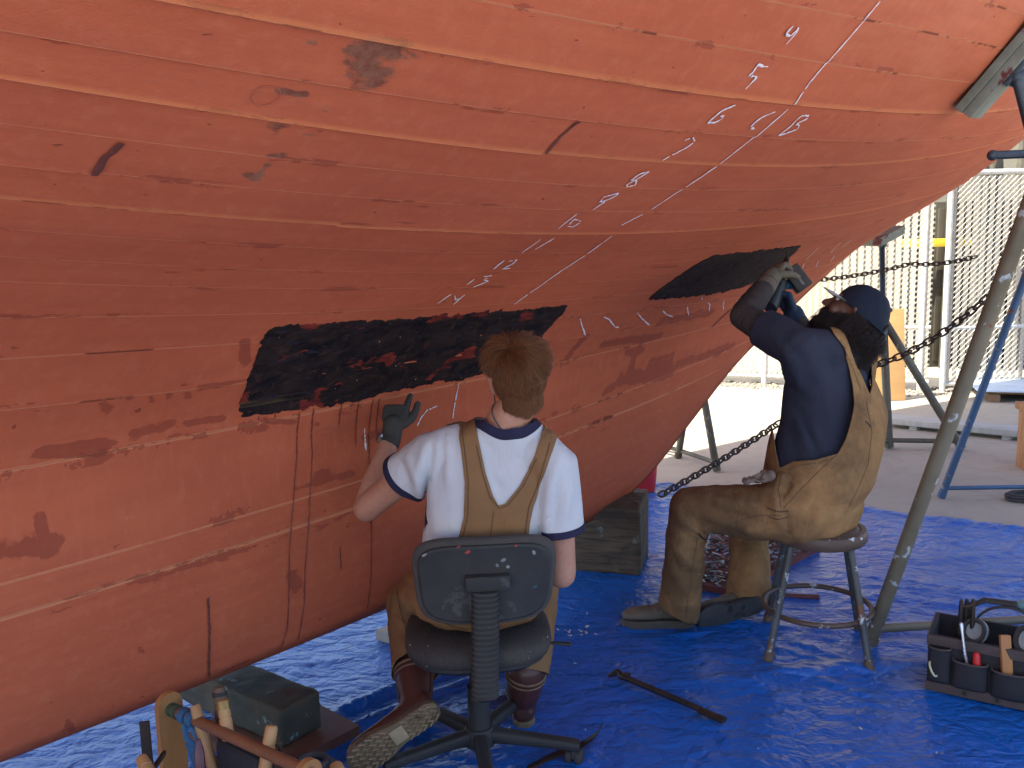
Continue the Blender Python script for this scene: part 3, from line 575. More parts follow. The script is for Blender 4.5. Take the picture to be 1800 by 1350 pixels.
# plywood sheet, pallet, plank, timber
PLY = pmat('plywood', (.54, .33, .13), (.47, .28, .11), 4, .7, .2, 60, stretch=(1, 1, 4))
a, b = atz(1538, 706), atz(1590, 707); w = M(); c = (a+b)/2; hgt = .92
w.box((c[0]-.06, c[1]+.12, hgt/2), (b[0]-a[0]+.22, .03, hgt), bev=.003, Y=(0, 1, -.12)); o = w.build('plywood_sheet', PLY, None); tag(o, 'yellow plywood sheet leaning upright against the fence behind the capped man', 'plywood')
WOOD = pmat('weathered_wood', (.25, .15, .08), (.14, .085, .05), 6, .85, .4, 50, stretch=(1, 6, 1))
LB = pmat('pale_blue_sheet', (.50, .62, .74), (.42, .52, .62), 5, .5, .1)
p0, p1 = atz(1728, 706), atz(1800, 720)
pl = thing('pallet', 'low wooden pallet carrying a pale blue sheet, beside the fence', 'pallet', (p0[0]+.8, p0[1]+.1, 0))
ex = np.array([.94, -.33, 0]); ey = np.array([.33, .94, 0])
for i in range(4):
    w = M(); w.box(p0+ex*.72+ey*(.06+i*.25)+[0, 0, .09], (1.44, .11, .022), ex, ey, bev=.003); w.build('board', WOOD, pl)
for i in range(3):
    w = M(); w.box(p0+ex*(.1+i*.62)+ey*.42+[0, 0, .04], (.09, .9, .076), ex, ey, bev=.003); w.build('bearer', WOOD, pl)
w = M(); w.box(p0+ex*.72+ey*.44+[0, 0, .115], (1.56, 1.0, .018), ex, ey, bev=.004); o = w.build('blue_sheet', LB, None); tag(o, 'pale blue sheet lying flat on the low wooden pallet', 'panel')
PLK = pmat('grey_plank', (.42, .43, .40), (.32, .33, .31), 5, .8, .3, 50, stretch=(1, 5, 1))
a, b = atz(1566, 728, .1), atz(1815, 752, .1); d = b-a; w = M(); w.box((a+b)/2+[0, 0, -.04], (np.linalg.norm(d)+.05, .24, .05), d, (-d[1], d[0], 0), bev=.006)
w.box(a*.8+b*.2-[0, 0, .085], (.06, .2, .04), d, (-d[1], d[0], 0), bev=.003); w.box(a*.15+b*.85-[0, 0, .085], (.06, .2, .04), d, (-d[1], d[0], 0), bev=.003)
o = w.build('plank', PLK, None); tag(o, 'long grey plank lying on the concrete in front of the fence', 'plank')
TIM = pmat('orange_timber', (.45, .22, .09), (.33, .15, .06), 6, .75, .3, 50, stretch=(4, 4, 1))
a = atz(1791, 832); w = M(); w.box(a+[.20, .1, .2], (.24, .2, .40), (1, -.2, 0), bev=.006); w.box(a+[.20, .1, .43], (.28, .24, .05), (1, -.2, 0), bev=.006); o = w.build('timber_block', TIM, None); tag(o, 'orange timber block standing on the concrete at the right edge', 'timber')
ROPE = pmat('black_rope', (.03, .03, .035), (.06, .06, .06), 60, .8, .6, 120)
a = atz(1795, 880); w = M(); th = np.linspace(0, 6*2*np.pi, 240); rr = .10+.02*np.sin(th*.37)
w.tube(np.stack([a[0]+.03+rr*np.cos(th), a[1]+.6*rr*np.sin(th), .012+.006*th/6.3], 1), .009, 6); o = w.build('rope_coil', ROPE, None, True, 0); tag(o, 'small coil of black rope lying on the concrete', 'rope')
# ------------------------------------------------------------------ keel blocks
t = NT('old_block'); co = t.co(); g1 = t.noise(t.co((1.2, 1.2, 13)), 5, 7, .65); g2 = t.noise(co, 11, 6, .65); col = t.mix(t.ramp(g1, (.35, 0.), (.65, 1.)), (.055, .048, .036), (.145, .11, .07))
col = t.mix(t.ramp(g2, (.63, 0.), (.69, 1.)), col, (.17, .21, .19)); col = t.mix(t.ramp(t.noise(co, 5, 5, .6), (.6, 0.), (.66, 1.)), col, (.14, .055, .04))
BLOCK = t.out(col, .8, t.bump(t.math('ADD', g1, g2), .6, .012), 0, .3)
MOSS = pmat('mossy_block', (.035, .045, .037), (.085, .075, .05), 7, .8, .6, 40, spots=((.18, .26, .26), 15, .62), spots2=((.07, .03, .022), 6, .63))
def block(corner, d_in, d_w, size, label, mat=None):
    d_in = np.array([*d_in, 0.]); d_in /= np.linalg.norm(d_in); d_w = np.array([*d_w, 0.]); d_w /= np.linalg.norm(d_w)
    c = np.array([corner[0], corner[1], 0])+d_in*size[0]/2+d_w*size[1]/2+np.array([0, 0, corner[2]+size[2]/2])
    w = M(); w.box(c, size, d_in, d_w, bev=.010, seg=2); Vb_, Tb_ = remesh(w, .010, 1); Nb_ = vnorm(Vb_, Tb_)
    Vb_ = Vb_+Nb_*(.004*vnoise(Vb_, 7)+.0025*vnoise(Vb_*[1, 1, 3], 26)-.009*np.clip(vnoise(Vb_, 15)-.45, 0, 1))[:, None]; o = shell('keel_block', Vb_, Tb_, mat or BLOCK, None, 0); tag(o, label, 'block', 'keel blocks under the boat'); return o
c2 = atz(1120, 1014); block((c2[0], c2[1], .0), (-.93, .25), (.35, .93), (.85, .36, .345), 'tall grey keel block under the boat beside the capped man, red bucket behind')
c1 = atz(497, 1318, .045); block((c1[0], c1[1], .045), (-.80, .60), (.60, .80), (.60, .165, .128), 'mossy rounded keel block on a board behind the tool tote', MOSS)
RB = pmat('red_board', (.10, .035, .025), (.16, .08, .05), 6, .7, .3)
e1 = atz(632, 1276, .04); w = M(); pts = [atz(632, 1276, .04), atz(500, 1345, .04), atz(330, 1290, .04), atz(470, 1205, .04), atz(560, 1238, .04)]
w.prism([p-[0, 0, .034] for p in pts], (0, 0, 0), (0, 0, .036)); o = w.build('base_board', RB, None, False); tag(o, 'dark red board lying under the mossy keel block', 'board')
BUCK = pmat('red_bucket', (.62, .03, .03), (.5, .02, .02), 5, .4, .1)
a = atz(1128, 880); w = M(); w.loft([(a+[0, .25, z], r, r, (1, 0, 0), (0, 1, 0), 2) for z, r in ((.006, .12), (.02, .126), (.28, .15), (.30, .157), (.312, .157), (.312, .147), (.29, .143), (.03, .118))], 32); o = w.build('bucket', BUCK, None); tag(o, 'red plastic bucket standing behind the tall keel block', 'bucket')
# ------------------------------------------------------------------ jack stands
def pipe_mat(name, c, c2, sp): return pmat(name, c, c2, 5, .55, .3, 50, metal=.2, spots=(sp, 16, .62), spots2=((.20, .085, .04), 9, .63))
OLIVE = pipe_mat('olive_pipe', (.21, .19, .125), (.13, .115, .075), (.45, .52, .54)); BLUEP = pipe_mat('blue_pipe', (.06, .13, .24), (.05, .10, .18), (.26, .22, .2)); GREYP = pipe_mat('grey_pipe', (.12, .12, .09), (.07, .06, .045), (.25, .26, .24)); SCREW = pmat('jack_screw', (.07, .10, .13), (.05, .06, .07), 12, .45, .3, 60, metal=.5)
PAD = pmat('pad_board', (.15, .17, .13), (.24, .26, .22), 10, .8, .4, 40, spots=((.11, .025, .025), 5, .56))
def stand(label, apex, feet, r, mat, pad_c, pad_n, pad_ax, pad_size, braces, twoply=True, group='jack stands under the boat'):
    apex = np.asarray(apex, float); t = thing('jack_stand', label, 'jack stand', (apex[0], apex[1], 0), group)
    for f in feet:
        f = np.asarray(f, float); d = (f-apex)/np.linalg.norm(f-apex); w = M(); w.rod(apex, f, r, 16); w.rod(f-d*.03, f+d*.004, r*1.12, 16); w.build('leg', mat, t)
    for i, j in braces:
        a = np.asarray(feet[i], float)+[0, 0, .05]; b = np.asarray(feet[j], float)+[0, 0, .05]; w = M(); w.rod(a, b, r*.62, 12); w.build('brace', mat, t)
    pad_c = np.asarray(pad_c, float); n = np.asarray(pad_n, float); n /= np.linalg.norm(n); d = pad_c-n*.06-apex; L = np.linalg.norm(d); d /= L
    w = M(); w.rod(apex-d*.12, apex+d*.04, r*1.35, 18)
    k = max(int(L/.008), 4); ss = np.linspace(0, L-.05, 2*k); w.tube([apex+d*q for q in ss], [r*.62 if i % 2 else r*.74 for i in range(2*k)], 14, round_ends=False); w.ell(apex+d*(L-.03), (r*1.25,)*3); w.build('screw', SCREW, t)
    x, y, _ = frame(d); w = M(); hb = apex+d*.07; w.rod(hb-x*.13, hb+x*.13, r*.5, 10); w.ell(hb-x*.13, (r*.62,)*3); w.ell(hb+x*.13, (r*.62,)*3); w.rod(hb-d*.02, hb+d*.025, r*1.3, 14); w.build('handle', SCREW, t)
    ax = np.asarray(pad_ax, float); w = M()
    w.box(pad_c-n*pad_size[2]*.25, (pad_size[0], pad_size[1], pad_size[2]*.5), ax, np.cross(n, ax), bev=.004)
    w.box(pad_c-n*pad_size[2]*.78, (pad_size[0]*.985, pad_size[1]*.96, pad_size[2]*.55), ax, np.cross(n, ax), bev=.005); w.build('pad', PAD, t)
    w = M(); w.box(pad_c-n*(pad_size[2]+.012), (r*3.6, r*3.6, .02), ax, np.cross(n, ax), bev=.004); w.build('plate', SCREW, t)
    return t
def hull_pt(s, z):
    s = np.array([s]); z = np.array([z]); n = hn(s, z)[0]; n *= np.sign(n@KN); return hp(s, z)[0], n
pc, pn = hull_pt(1.22, 2.165); T_ = hp(np.array([1.22]), np.array([2.30]))[0]-hp(np.array([1.22]), np.array([2.04]))[0]
f1 = atz(1530, 1127, .02); ap = at(1832, 300, 2.78)
stand('near olive jack stand with bluish screw and padded board, its leg slanting past the stool', ap, [f1, f1+[1.25, .10, 0], f1+[.62, -.75, 0]], .027, OLIVE, pc+pn*.008, -pn, T_, (.37, .15, .06), ((0, 1), (1, 2)))
f2 = atz(1655, 872, .015); ap2 = at(1868, 316, 4.75); pc2, pn2 = hull_pt(3.3, 2.45)
stand('blue jack stand with a rusty foot, its leg slanting behind the near olive leg', ap2, [f2, f2+[1.3, -.05, 0], f2+[.9, -1.0, 0]], .022, BLUEP, pc2+pn2*.01, -pn2, (0, 0, 1), (.3, .1, .05), ((0, 1), (1, 2)))
f3 = atz(1563, 785, .015); f3b = atz(1690, 787, .015); ap3 = at(1552, 560, 6.72); pz = prof(np.array([4.45]))[0]; pc3 = hp(np.array([4.45]), np.array([pz-.02]), np.array([AC]))[0]
top3 = at(1548, 424, 6.72)
stand('rusty grey upright jack stand under the overhanging stern behind the capped man', ap3, [f3, f3b, atz(1490, 800, .015)], .030, GREYP, top3+[0, 0, .07], (-.25, -.2, 1), (.8, .5, .3), (.30, .2, .06), ((0, 1), (0, 2)))
f4 = atz(1260, 826, .015); ap4 = at(1222, 640, 6.1)+[0, 0, .1]; pc4, pn4 = hull_pt(2.1, 1.25); mz = mirror(pc4[None])[0]; mn = pn4-2*(pn4@KN)*KN
stand('grey jack stand mostly hidden behind the boat, one foot showing below it', ap4, [f4, atz(1192, 802, .015), f4+[-.5, .9, 0]], .026, GREYP, mz+mn*.01, -mn, (0, 0, 1), (.3, .1, .05), ((0, 1), (1, 2)))
# ------------------------------------------------------------------ chains
CHAIN = pmat('chain_steel', (.035, .03, .027), (.07, .045, .03), 30, .6, .3, 90, metal=.5)
def chain(pts, label, size=.042, r=.0055, sag=0):
    p = resample(pts, size*.70); w = M(); n = len(p); T = np.gradient(p, axis=0)
    for i in range(n):
        x, y, d = frame(T[i]); a = (i % 2)*math.pi/2+.4; s1 = math.cos(a)*x+math.sin(a)*y; th = np.linspace(0, 2*np.pi, 17); L = size/2-r*.2; W = size*.30
        g = p[i]+np.outer(np.sign(np.cos(th))*np.abs(np.cos(th))**.75*L, d)+np.outer(np.sign(np.sin(th))*np.abs(np.sin(th))**.75*W, s1)
        w.tube(g, r, 6, round_ends=False)
    o = w.build('chain', CHAIN, None, True, 0); tag(o, label, 'chain'); return o
def sagline(a, b, sag, n=14):
    t = np.linspace(0, 1, n)[:, None]; return np.asarray(a)*(1-t)+np.asarray(b)*t-np.array([0, 0, 1])*sag*4*t*(1-t)
a = at(1165, 868, 4.75); b = at(1362, 748, 5.3); b2 = at(1545, 640, 5.0); e_ = at(1766, 494, 4.72)
chain(np.r_[sagline(a, b, .012), sagline(b, b2, .01)[1:], sagline(b2, e_, .06)[1:]], 'long rusty chain running from the tall keel block up to the blue leg', .062, .0058)
a = at(1440, 492, 6.6); b = at(1600, 464, 6.5); e_ = at(1712, 452, 6.4)
chain(np.r_[sagline(a, b, .015), sagline(b, e_, .02)[1:]], 'thin dark chain hanging level in front of the white gate slats', .05, .0052)
# ------------------------------------------------------------------ office chair
BLK = pmat('black_plastic', (.022, .022, .021), (.036, .035, .033), 7, .68, .15, 60, spots=((.26, .26, .25), 42, .70), spots2=((.06, .058, .055), 6, .60))
FABR = pmat('chair_fabric', (.055, .05, .045), (.085, .078, .068), 6, .95, .6, 260, bdist=.006, spots=((.28, .27, .25), 34, .73))
t = NT('seat_weave'); co = t.co(); n_ = t.noise(co, 6, 5, .6); wv = t.N('TexWave', wave_type='BANDS', bands_direction='X'); t.L(co, wv.inputs[0]); wv.inputs['Scale'].default_value = 62; wv.inputs['Distortion'].default_value = .3; f_ = t.noise(co, 420, 3, .6)
col = t.mix(t.ramp(n_, (.35, 0.), (.7, 1.)), (.062, .056, .050), (.10, .09, .078)); col = t.mix(t.math('MULTIPLY', wv.outputs['Fac'], .55), col, (.022, .021, .022)); col = t.mix(t.math('MULTIPLY', t.ramp(f_, (.55, 0.), (.65, 1.)), .5), col, (.16, .145, .125)); col = t.mix(t.ramp(t.noise(co, 60, 2, .5), (.73, 0.), (.75, 1.)), col, (.4, .4, .38))
SEATF = t.out(col, .95, t.bump(t.math('ADD', wv.outputs['Fac'], f_), .5, .003), 0, .15)
RUB = pmat('grey_rubber', (.028, .028, .027), (.045, .042, .038), 10, .7, .2)
ch = thing('office_chair', 'worn black office swivel chair under the red-haired man, paint spotted', 'office chair', (-.13, 2.58, 0))
CC = np.array([-.13, 2.58, 0])
def spad(c, hw, hh, X, Zt, N, prof_, e=4.2, bow=.0, taper=0, n=56):
    a = np.linspace(0, 2*np.pi, n, endpoint=False); ca, sa = np.cos(a), np.sin(a); cx = np.sign(ca)*abs(ca)**(2/e); cz = np.sign(sa)*abs(sa)**(2/e); rings = []
    for k, d in prof_:
        kw = (hw+k)/hw; kh = (hh+k)/hh; x = hw*kw*cx*(1+taper*cz); z = hh*kh*cz
        rings.append(c+x[:, None]*X+z[:, None]*Zt+(d+bow*x*x)[:, None]*N)
    return rings
bt, bb = at(852, 948, 2.37), at(853, 1099, 2.40); Xc = np.array([.997, .07, 0]); Zb = (bt-bb); hb = np.linalg.norm(Zb)/2; Zb /= np.linalg.norm(Zb); Nb = np.cross(Zb, Xc); Nb = Nb if Nb[1] > 0 else -Nb
bc = (bt+bb)/2; hw = .2
g = M(); g.grid(spad(bc, hw, hb, Xc, Zb, Nb, ((-.05, -.004), (-.012, -.003), (-.004, -.0), (0, .006), (0, .02), (-.01, .026), (-.06, .03)), bow=.55, taper=.06), True, True, True)
br = g.build('backrest', FABR, ch, sharp=50)
g = M(); g.grid(spad(bc, hw-.014, hb-.014, Xc, Zb, Nb, ((-.10, -.013), (-.02, -.012), (-.008, -.0135), (-.002, -.010), (0, -.001)), bow=.55, taper=.06), True, True, False); g.build('back_shell', BLK, br, sharp=30)
kp = bc-Nb*.021+Zb*.002; g = M(); g.box(kp+Xc*.006+Zb*.010, (.125, .045, .030), Xc, Zb, bev=.007, seg=3); g.build('bracket', BLK, ch)
for i, (px, py, w_, h_, c_) in enumerate(((822, 971, 9, 5, (.42, .06, .035)), (806, 962, 7, 2, (.35, .06, .035)), (907, 961, 6, 3, (.42, .06, .035)), (746, 980, 9, 4, (.25, .27, .27)), (885, 985, 8, 5, (.22, .24, .23)), (893, 997, 5, 5, (.25, .27, .26)), (939, 974, 5, 8, (.30, .32, .31)), (874, 994, 4, 6, (.2, .2, .2)), (941, 1035, 7, 4, (.03, .10, .14)))):
    q = at(px, py, 2.30); e_ = q-CP; tt_ = ((bc-Nb*.0125-CP)@Nb)/(e_@Nb); q = CP+e_*tt_; q = q+Nb*.55*((q-bc)@Xc)**2; g = M(); k = .0013
    g.loft([(q-Nb*o_, w_*k*r_, h_*k*r_, Xc*.9+Zb*.43, Zb*.9-Xc*.43, 1.6+i % 3*.4) for o_, r_ in ((-.002, .75), (.0003, .75), (.0006, .5))], 12); g.build('paint_dab', pmat('dab', c_, tuple(x*.7 for x in c_), 60, .6), br)
# bellows
b0 = kp-Nb*.003-Zb*.01; b1 = at(853, 1222, 2.345); pts = [b0*(1-q)+b1*q for q in np.linspace(0, 1, 81)]; g = M(); rings = []
for i, p in enumerate(pts): rings.append((p, .036+(.0035 if i % 4 < 2 else -.003), .022+(.003 if i % 4 < 2 else -.003), Xc, np.array([0, 1., .15]), 3.2))
g.loft(rings, 28); g.build('bellows', RUB, ch, sharp=25)
# seat
st_c = np.array([-.125, 2.585, .43]); Ys = np.array([-.07, .997, 0]); Zs_ = np.array([0, 0, 1.])
g = M(); g.grid(spad(st_c, .222, .212, Xc, Ys, Zs_, ((-.10, -.045), (-.03, -.040), (-.006, -.030), (0, -.012), (-.002, .008), (-.014, .020), (-.05, .026), (-.15, .020)), e=3.0), True, True, True); sg = g.build('seat', SEATF, ch, sharp=50)
g = M(); g.grid(spad(st_c-[0, 0, .036], .205, .195, Xc, Ys, Zs_, ((-.08, -.03), (-.02, -.026), (0, -.010), (0, 0)), e=3.0), True, True, True); g.build('seat_pan', BLK, ch)
g = M(); g.tube([b1, b1+[0, .03, -.03], [CC[0]+.01, CC[1]-.1, .36], [CC[0], CC[1], .37]], [.02, .021, .022, .022], 12, flat=.5); g.rod(CC+[0, 0, .09], CC+[0, 0, .38], .026, 18); g.rod(CC+[0, 0, .07], CC+[0, 0, .25], .034, 20); g.build('column', BLK, ch)
g = M(); g.tube([CC+[.05, .02, .375], CC+[.20, .03, .372], CC+[.285, .035, .36]], [.006, .006, .012], 8, flat=.5); g.build('lever', BLK, ch)
g = M(); g.loft([(CC+[0, 0, z], r, r, (1, 0, 0), (0, 1, 0), 2) for z, r in ((.055, .042), (.06, .05), (.10, .05), (.115, .040))], 24); g.build('hub', BLK, ch)
for a in (-10, 62, 134, 206, 278):
    d = np.array([math.cos(R(a)), math.sin(R(a)), 0]); s_ = np.array([-d[1], d[0], 0]); g = M()
    g.loft([(CC+d*q+[0, 0, z], w, h, s_, (0, 0, 1), 3.4) for q, z, w, h in ((.035, .088, .024, .022), (.12, .086, .022, .019), (.24, .078, .020, .016), (.295, .074, .021, .016), (.312, .073, .018, .012))], 20); g.build('base_arm', BLK, ch, sharp=45)
    ca = rng.uniform(0, 6.28) if a != -10 else 1.2; cd = np.array([math.cos(ca), math.sin(ca), 0]); cs = np.array([-cd[1], cd[0], 0]); ce = CC+d*.292+cd*.016; g = M()
    g.rod(CC+d*.292+[0, 0, .03], CC+d*.292+[0, 0, .07], .008, 10)
    for sg_ in (-1, 1): g.loft([(ce+cs*sg_*q+[0, 0, .0265], r, r, cd, (0, 0, 1), 2) for q, r in ((.006, .024), (.009, .0262), (.022, .0262), (.026, .022), (.0275, .012))], 24)
    g.box(ce+[0, 0, .036], (.03, .014, .03), cd, cs, bev=.004); g.build('caster', RUB, ch)
# ------------------------------------------------------------------ stool
STL = pmat('stool_steel', (.085, .10, .105), (.06, .055, .05), 8, .5, .3, 50, metal=.3, spots=((.50, .54, .55), 24, .60), spots2=((.16, .07, .035), 10, .62))
STB = pmat('stool_brown', (.10, .062, .04), (.075, .05, .035), 6, .5, .25, 50, spots=((.60, .64, .66), 15, .61), spots2=((.05, .035, .03), 7, .6))
SCn = np.array([1.172, 3.31, 0]); sz = .497
stl = thing('stool', 'round metal workshop stool splashed with paint, under the capped man', 'stool', tuple(SCn))
g = M(); g.loft([(SCn+[0, 0, z], r, r, (1, 0, 0), (0, 1, 0), 2) for z, r in ((sz-.050, .160), (sz-.050, .172), (sz-.040, .178), (sz-.012, .178), (sz-.003, .173), (sz, .165), (sz, .152), (sz-.004, .150), (sz-.03, .148))], 64); seat_ = g.build('seat', STB, stl, sharp=40)
g = M(); g.loft([(SCn+[0, 0, z], r, r, (1, 0, 0), (0, 1, 0), 2) for z, r in ((sz-.02, .1485), (sz-.002, .1485), (sz, .146), (sz+.0005, .05))], 64); g.build('seat_board', STB, seat_, sharp=40)
feet = [np.array([.948, 3.186, 0]), np.array([1.297, 3.083, 0]), np.array([1.392, 3.434, 0]), np.array([1.043, 3.537, 0])]
for f in feet:
    d = f-SCn; top = SCn+d*.56+[0, 0, sz-.03]; dn = (f-top)/np.linalg.norm(f-top); g = M(); g.rod(top, f+[0, 0, .006], .0145, 16); lg = g.build('leg', STL, stl)
    g = M(); g.rod(f-dn*.045, f, .0175, 16); g.build('foot_cap', pmat('foot_cap', (.16, .11, .07), (.09, .06, .04), 20, .7), lg)
zr = .175; g = M(); a = np.linspace(0, 2*np.pi, 65); rr = np.linalg.norm(feet[0]-SCn)*(.56+.44*(1-zr/(sz-.03)))-.012
g.tube(np.stack([SCn[0]+rr*np.cos(a), SCn[1]+rr*np.sin(a), zr+0*a], 1), .0105, 12, round_ends=False); g.build('foot_ring', STB, stl)
# ------------------------------------------------------------------ things lying on the tarp
IRON = pmat('dark_iron', (.030, .028, .027), (.06, .04, .03), 14, .5, .4, 60, metal=.6)
def gz(p, z): return np.array([p[0], p[1], z])
a, b = atz(1092, 1188, .03), atz(1267, 1262, .03); d = (b-a)/np.linalg.norm(b-a); s_ = np.array([-d[1], d[0], 0]); g = M()
g.tube([a-s_*.0+d*.02, a+d*.2, b-d*.08], [.0105, .0105, .0105], 6, round_ends=False); g.box(b-d*.035-[0, 0, .004], (.10, .030, .012), d, s_, bev=.003)
g.tube([a+d*.03, a, a-d*.025+s_*.012+[0, 0, .004], a-d*.045-s_*.012-[0, 0, .01]], [.011, .014, .012, .007], 8); g.box(a+d*.012+s_*.014, (.02, .026, .016), d, s_, bev=.003)
o = g.build('pry_bar', IRON, None); tag(o, 'long black pry bar lying on the blue tarp between the two workers', 'pry bar')
g = M(); p = [atz(925, 1352, .025), atz(985, 1322, .024), atz(1025, 1308, .026), atz(1050, 1290, .05), atz(1057, 1276, .075)]; p = resample(p, .02); rings = []
for i, q in enumerate(p): rings.append((q, .0225, .003, np.array([.35, .93, .1]), np.array([-.2, 0, 1.])))
g.loft(rings, 10); o = g.build('flat_bar', IRON, None, sharp=50); tag(o, 'flat curved black scraper bar lying under the chair caster with a raised tip', 'scraper')
BARK = pmat('tarry_board', (.03, .025, .028), (.08, .03, .03), 12, .6, .7, 40, spots=((.30, .42, .48), 22, .62))
P5 = [atz(*q, .012) for q in ((1226, 1034), (1288, 1046), (1360, 1010), (1441, 966), (1385, 944), (1250, 946))]
g = M(); g.prism([q-[0, 0, .008] for q in P5], (0, 0, 0), (0, 0, .03)); o = g.build('red_board', pmat('red_edge', (.16, .035, .03), (.09, .03, .028), 9, .7, .3), None, False); tag(o, 'dark red board on the tarp behind the legs of the capped man, covered in scrapings', 'board')
SCR = pmat('tar_scrapings', (.018, .018, .022), (.05, .035, .035), 20, .35, .4); SCB = pmat('pale_scrapings', (.30, .42, .48), (.12, .20, .26), 20, .4, .4)
for mt_, nn_, nm in ((SCR, 420, 'dark'), (SCB, 150, 'pale')):
    g = M(); pp = np.array(P5)[:, :2]; lo, hi = pp.min(0), pp.max(0); k = 0
    while k < nn_:
        q = rng.uniform(lo, hi)
        if sd_poly(q[:1], q[1:], pp)[0] < -.01: continue
        a = rng.uniform(0, 6.28); L, w_ = rng.uniform(.012, .05), rng.uniform(.004, .014); x = np.array([math.cos(a), math.sin(a), rng.normal()*.25]); y = np.array([-math.sin(a), math.cos(a), rng.normal()*.4])
        g.box((*q, .040+rng.uniform(0, .016)), (L, w_, .003), x, y, bev=0); k += 1
    o = g.build('scrapings', mt_, None, False); o['kind'] = 'stuff'; tag(o, nm+' curled scrapings heaped on the red board behind the legs', 'scrapings')
g = M(); g.rod(atz(1366, 1047, .014), atz(1440, 1050, .014), .0125, 12); o = g.build('red_stick', pmat('red_stick', (.15, .04, .035), (.09, .03, .03), 14, .6), None); tag(o, 'short dark red stick lying on the tarp behind the stool legs', 'stick')
g = M(); 
for k in range(26):
    if k < 14: q = atz(rng.normal(1000, 22), rng.normal(1116, 8), .012)
    else: q = atz(rng.uniform(980, 1750), rng.uniform(1010, 1340), .012)
    a = rng.uniform(0, 6.28); L = rng.uniform(.004, .014); g.box(q+[0, 0, rng.uniform(.004, .012)], (L, L*.5, .0025), (math.cos(a), math.sin(a), .1), (-math.sin(a), math.cos(a), .2), bev=0)
o = g.build('paint_chips', pmat('paint_chips', (.7, .7, .66), (.4, .36, .3), 40, .7), None, False); o['kind'] = 'stuff'
g = M(); q = [atz(690, 1095, .05), atz(660, 1108, .05), atz(700, 1120, .05), atz(745, 1108, .05)]; g.prism([w_-[0, 0, .04] for w_ in q], (0, 0, 0), (0, 0, .04)); o = g.build('pale_board', pmat('pale_board', (.34, .36, .33), (.25, .26, .24), 8, .8), None, False); tag(o, 'small pale board end showing under the boat beside the left knee', 'board')
# ------------------------------------------------------------------ wooden tool tote, bottom left
MAP = pmat('maple', (.42, .20, .065), (.34, .15, .05), 5, .55, .2, 50, stretch=(5, 5, 1), spots=((.10, .05, .025), 18, .70))
DOW = pmat('dowel', (.24, .105, .05), (.18, .075, .035), 6, .5, .2, 50)
LWD = pmat('light_handle', (.50, .29, .12), (.36, .19, .08), 9, .5, .3, 60, spots=((.16, .08, .04), 26, .66))
DKW = pmat('dark_handle', (.11, .065, .045), (.18, .11, .07), 9, .6, .3, 60)
tt = thing('tool_tote', 'open wooden tool tote with an orange end board and dowel handle', 'tool tote', tuple(atz(380, 1340, 0)))
e0 = at(297, 1245, 2.22); e1 = at(510, 1342, 1.93); dd = e1-e0; dd /= np.linalg.norm(dd); dh = np.array([dd[0], dd[1], 0]); dh /= np.linalg.norm(dh); ds = np.array([-dh[1], dh[0], 0])
def endboard(c, zt, w_, th):
    g = M(); a = np.linspace(0, np.pi, 17); pr = [c+ds*w_*math.cos(q)+np.array([0, 0, zt-w_-c[2]+w_*math.sin(q)]) for q in a]; pr += [c-ds*w_*1.05+[0, 0, .05-c[2]], c+ds*w_*1.05+[0, 0, .05-c[2]]]
    g.prism([q-dh*th/2 for q in pr], (0, 0, 0), dh*th); return g
endboard(e0, e0[2]+.046, .036, .018).build('end_board', MAP, tt, True, 40); endboard(e1+dh*.06, e1[2]+.03, .036, .018).build('end_board', MAP, tt, True, 40)
g = M(); g.rod(e0-dd*.012, e1+dd*.07, .0145, 18); g.build('handle', DOW, tt)
g = M(); g.rod(e0+dd*.028, e0+dd*.045, .0185, 18); g.rod(e0+dd*.008, e0+dd*.02, .0175, 18); g.build('collar', pmat('green_collar', (.03, .10, .06), (.05, .08, .05), 20, .5), tt)
cen = (e0+e1)/2
for sg_ in (-1, 1): g = M(); g.box(gz(cen+ds*sg_*.12, .12), (.46, .014, .16), dh, ds, bev=.003); g.build('side_board', pmat('tote_side', (.03, .03, .035), (.05, .04, .035), 6, .6), tt)
g = M(); g.box(gz(cen, .05), (.46, .23, .014), dh, ds, bev=.003); g.build('floor_board', DKW, tt)
BST = pmat('blue_strap', (.04, .15, .29), (.03, .11, .22), 12, .6, .4, 120)
g = M(); pc_ = [e0+dd*.075, e0+dd*.108]; 
for q in pc_:
    a = np.linspace(0, 2*np.pi, 25); x, y, d_ = frame(dd); ring = lambda r, o_: q+r*(np.cos(a)[:, None]*x+np.sin(a)[:, None]*y)+dd*o_
    g.grid([ring(.0155, -.012), ring(.0205, -.012), ring(.0205, .012), ring(.0155, .012)], True)
    
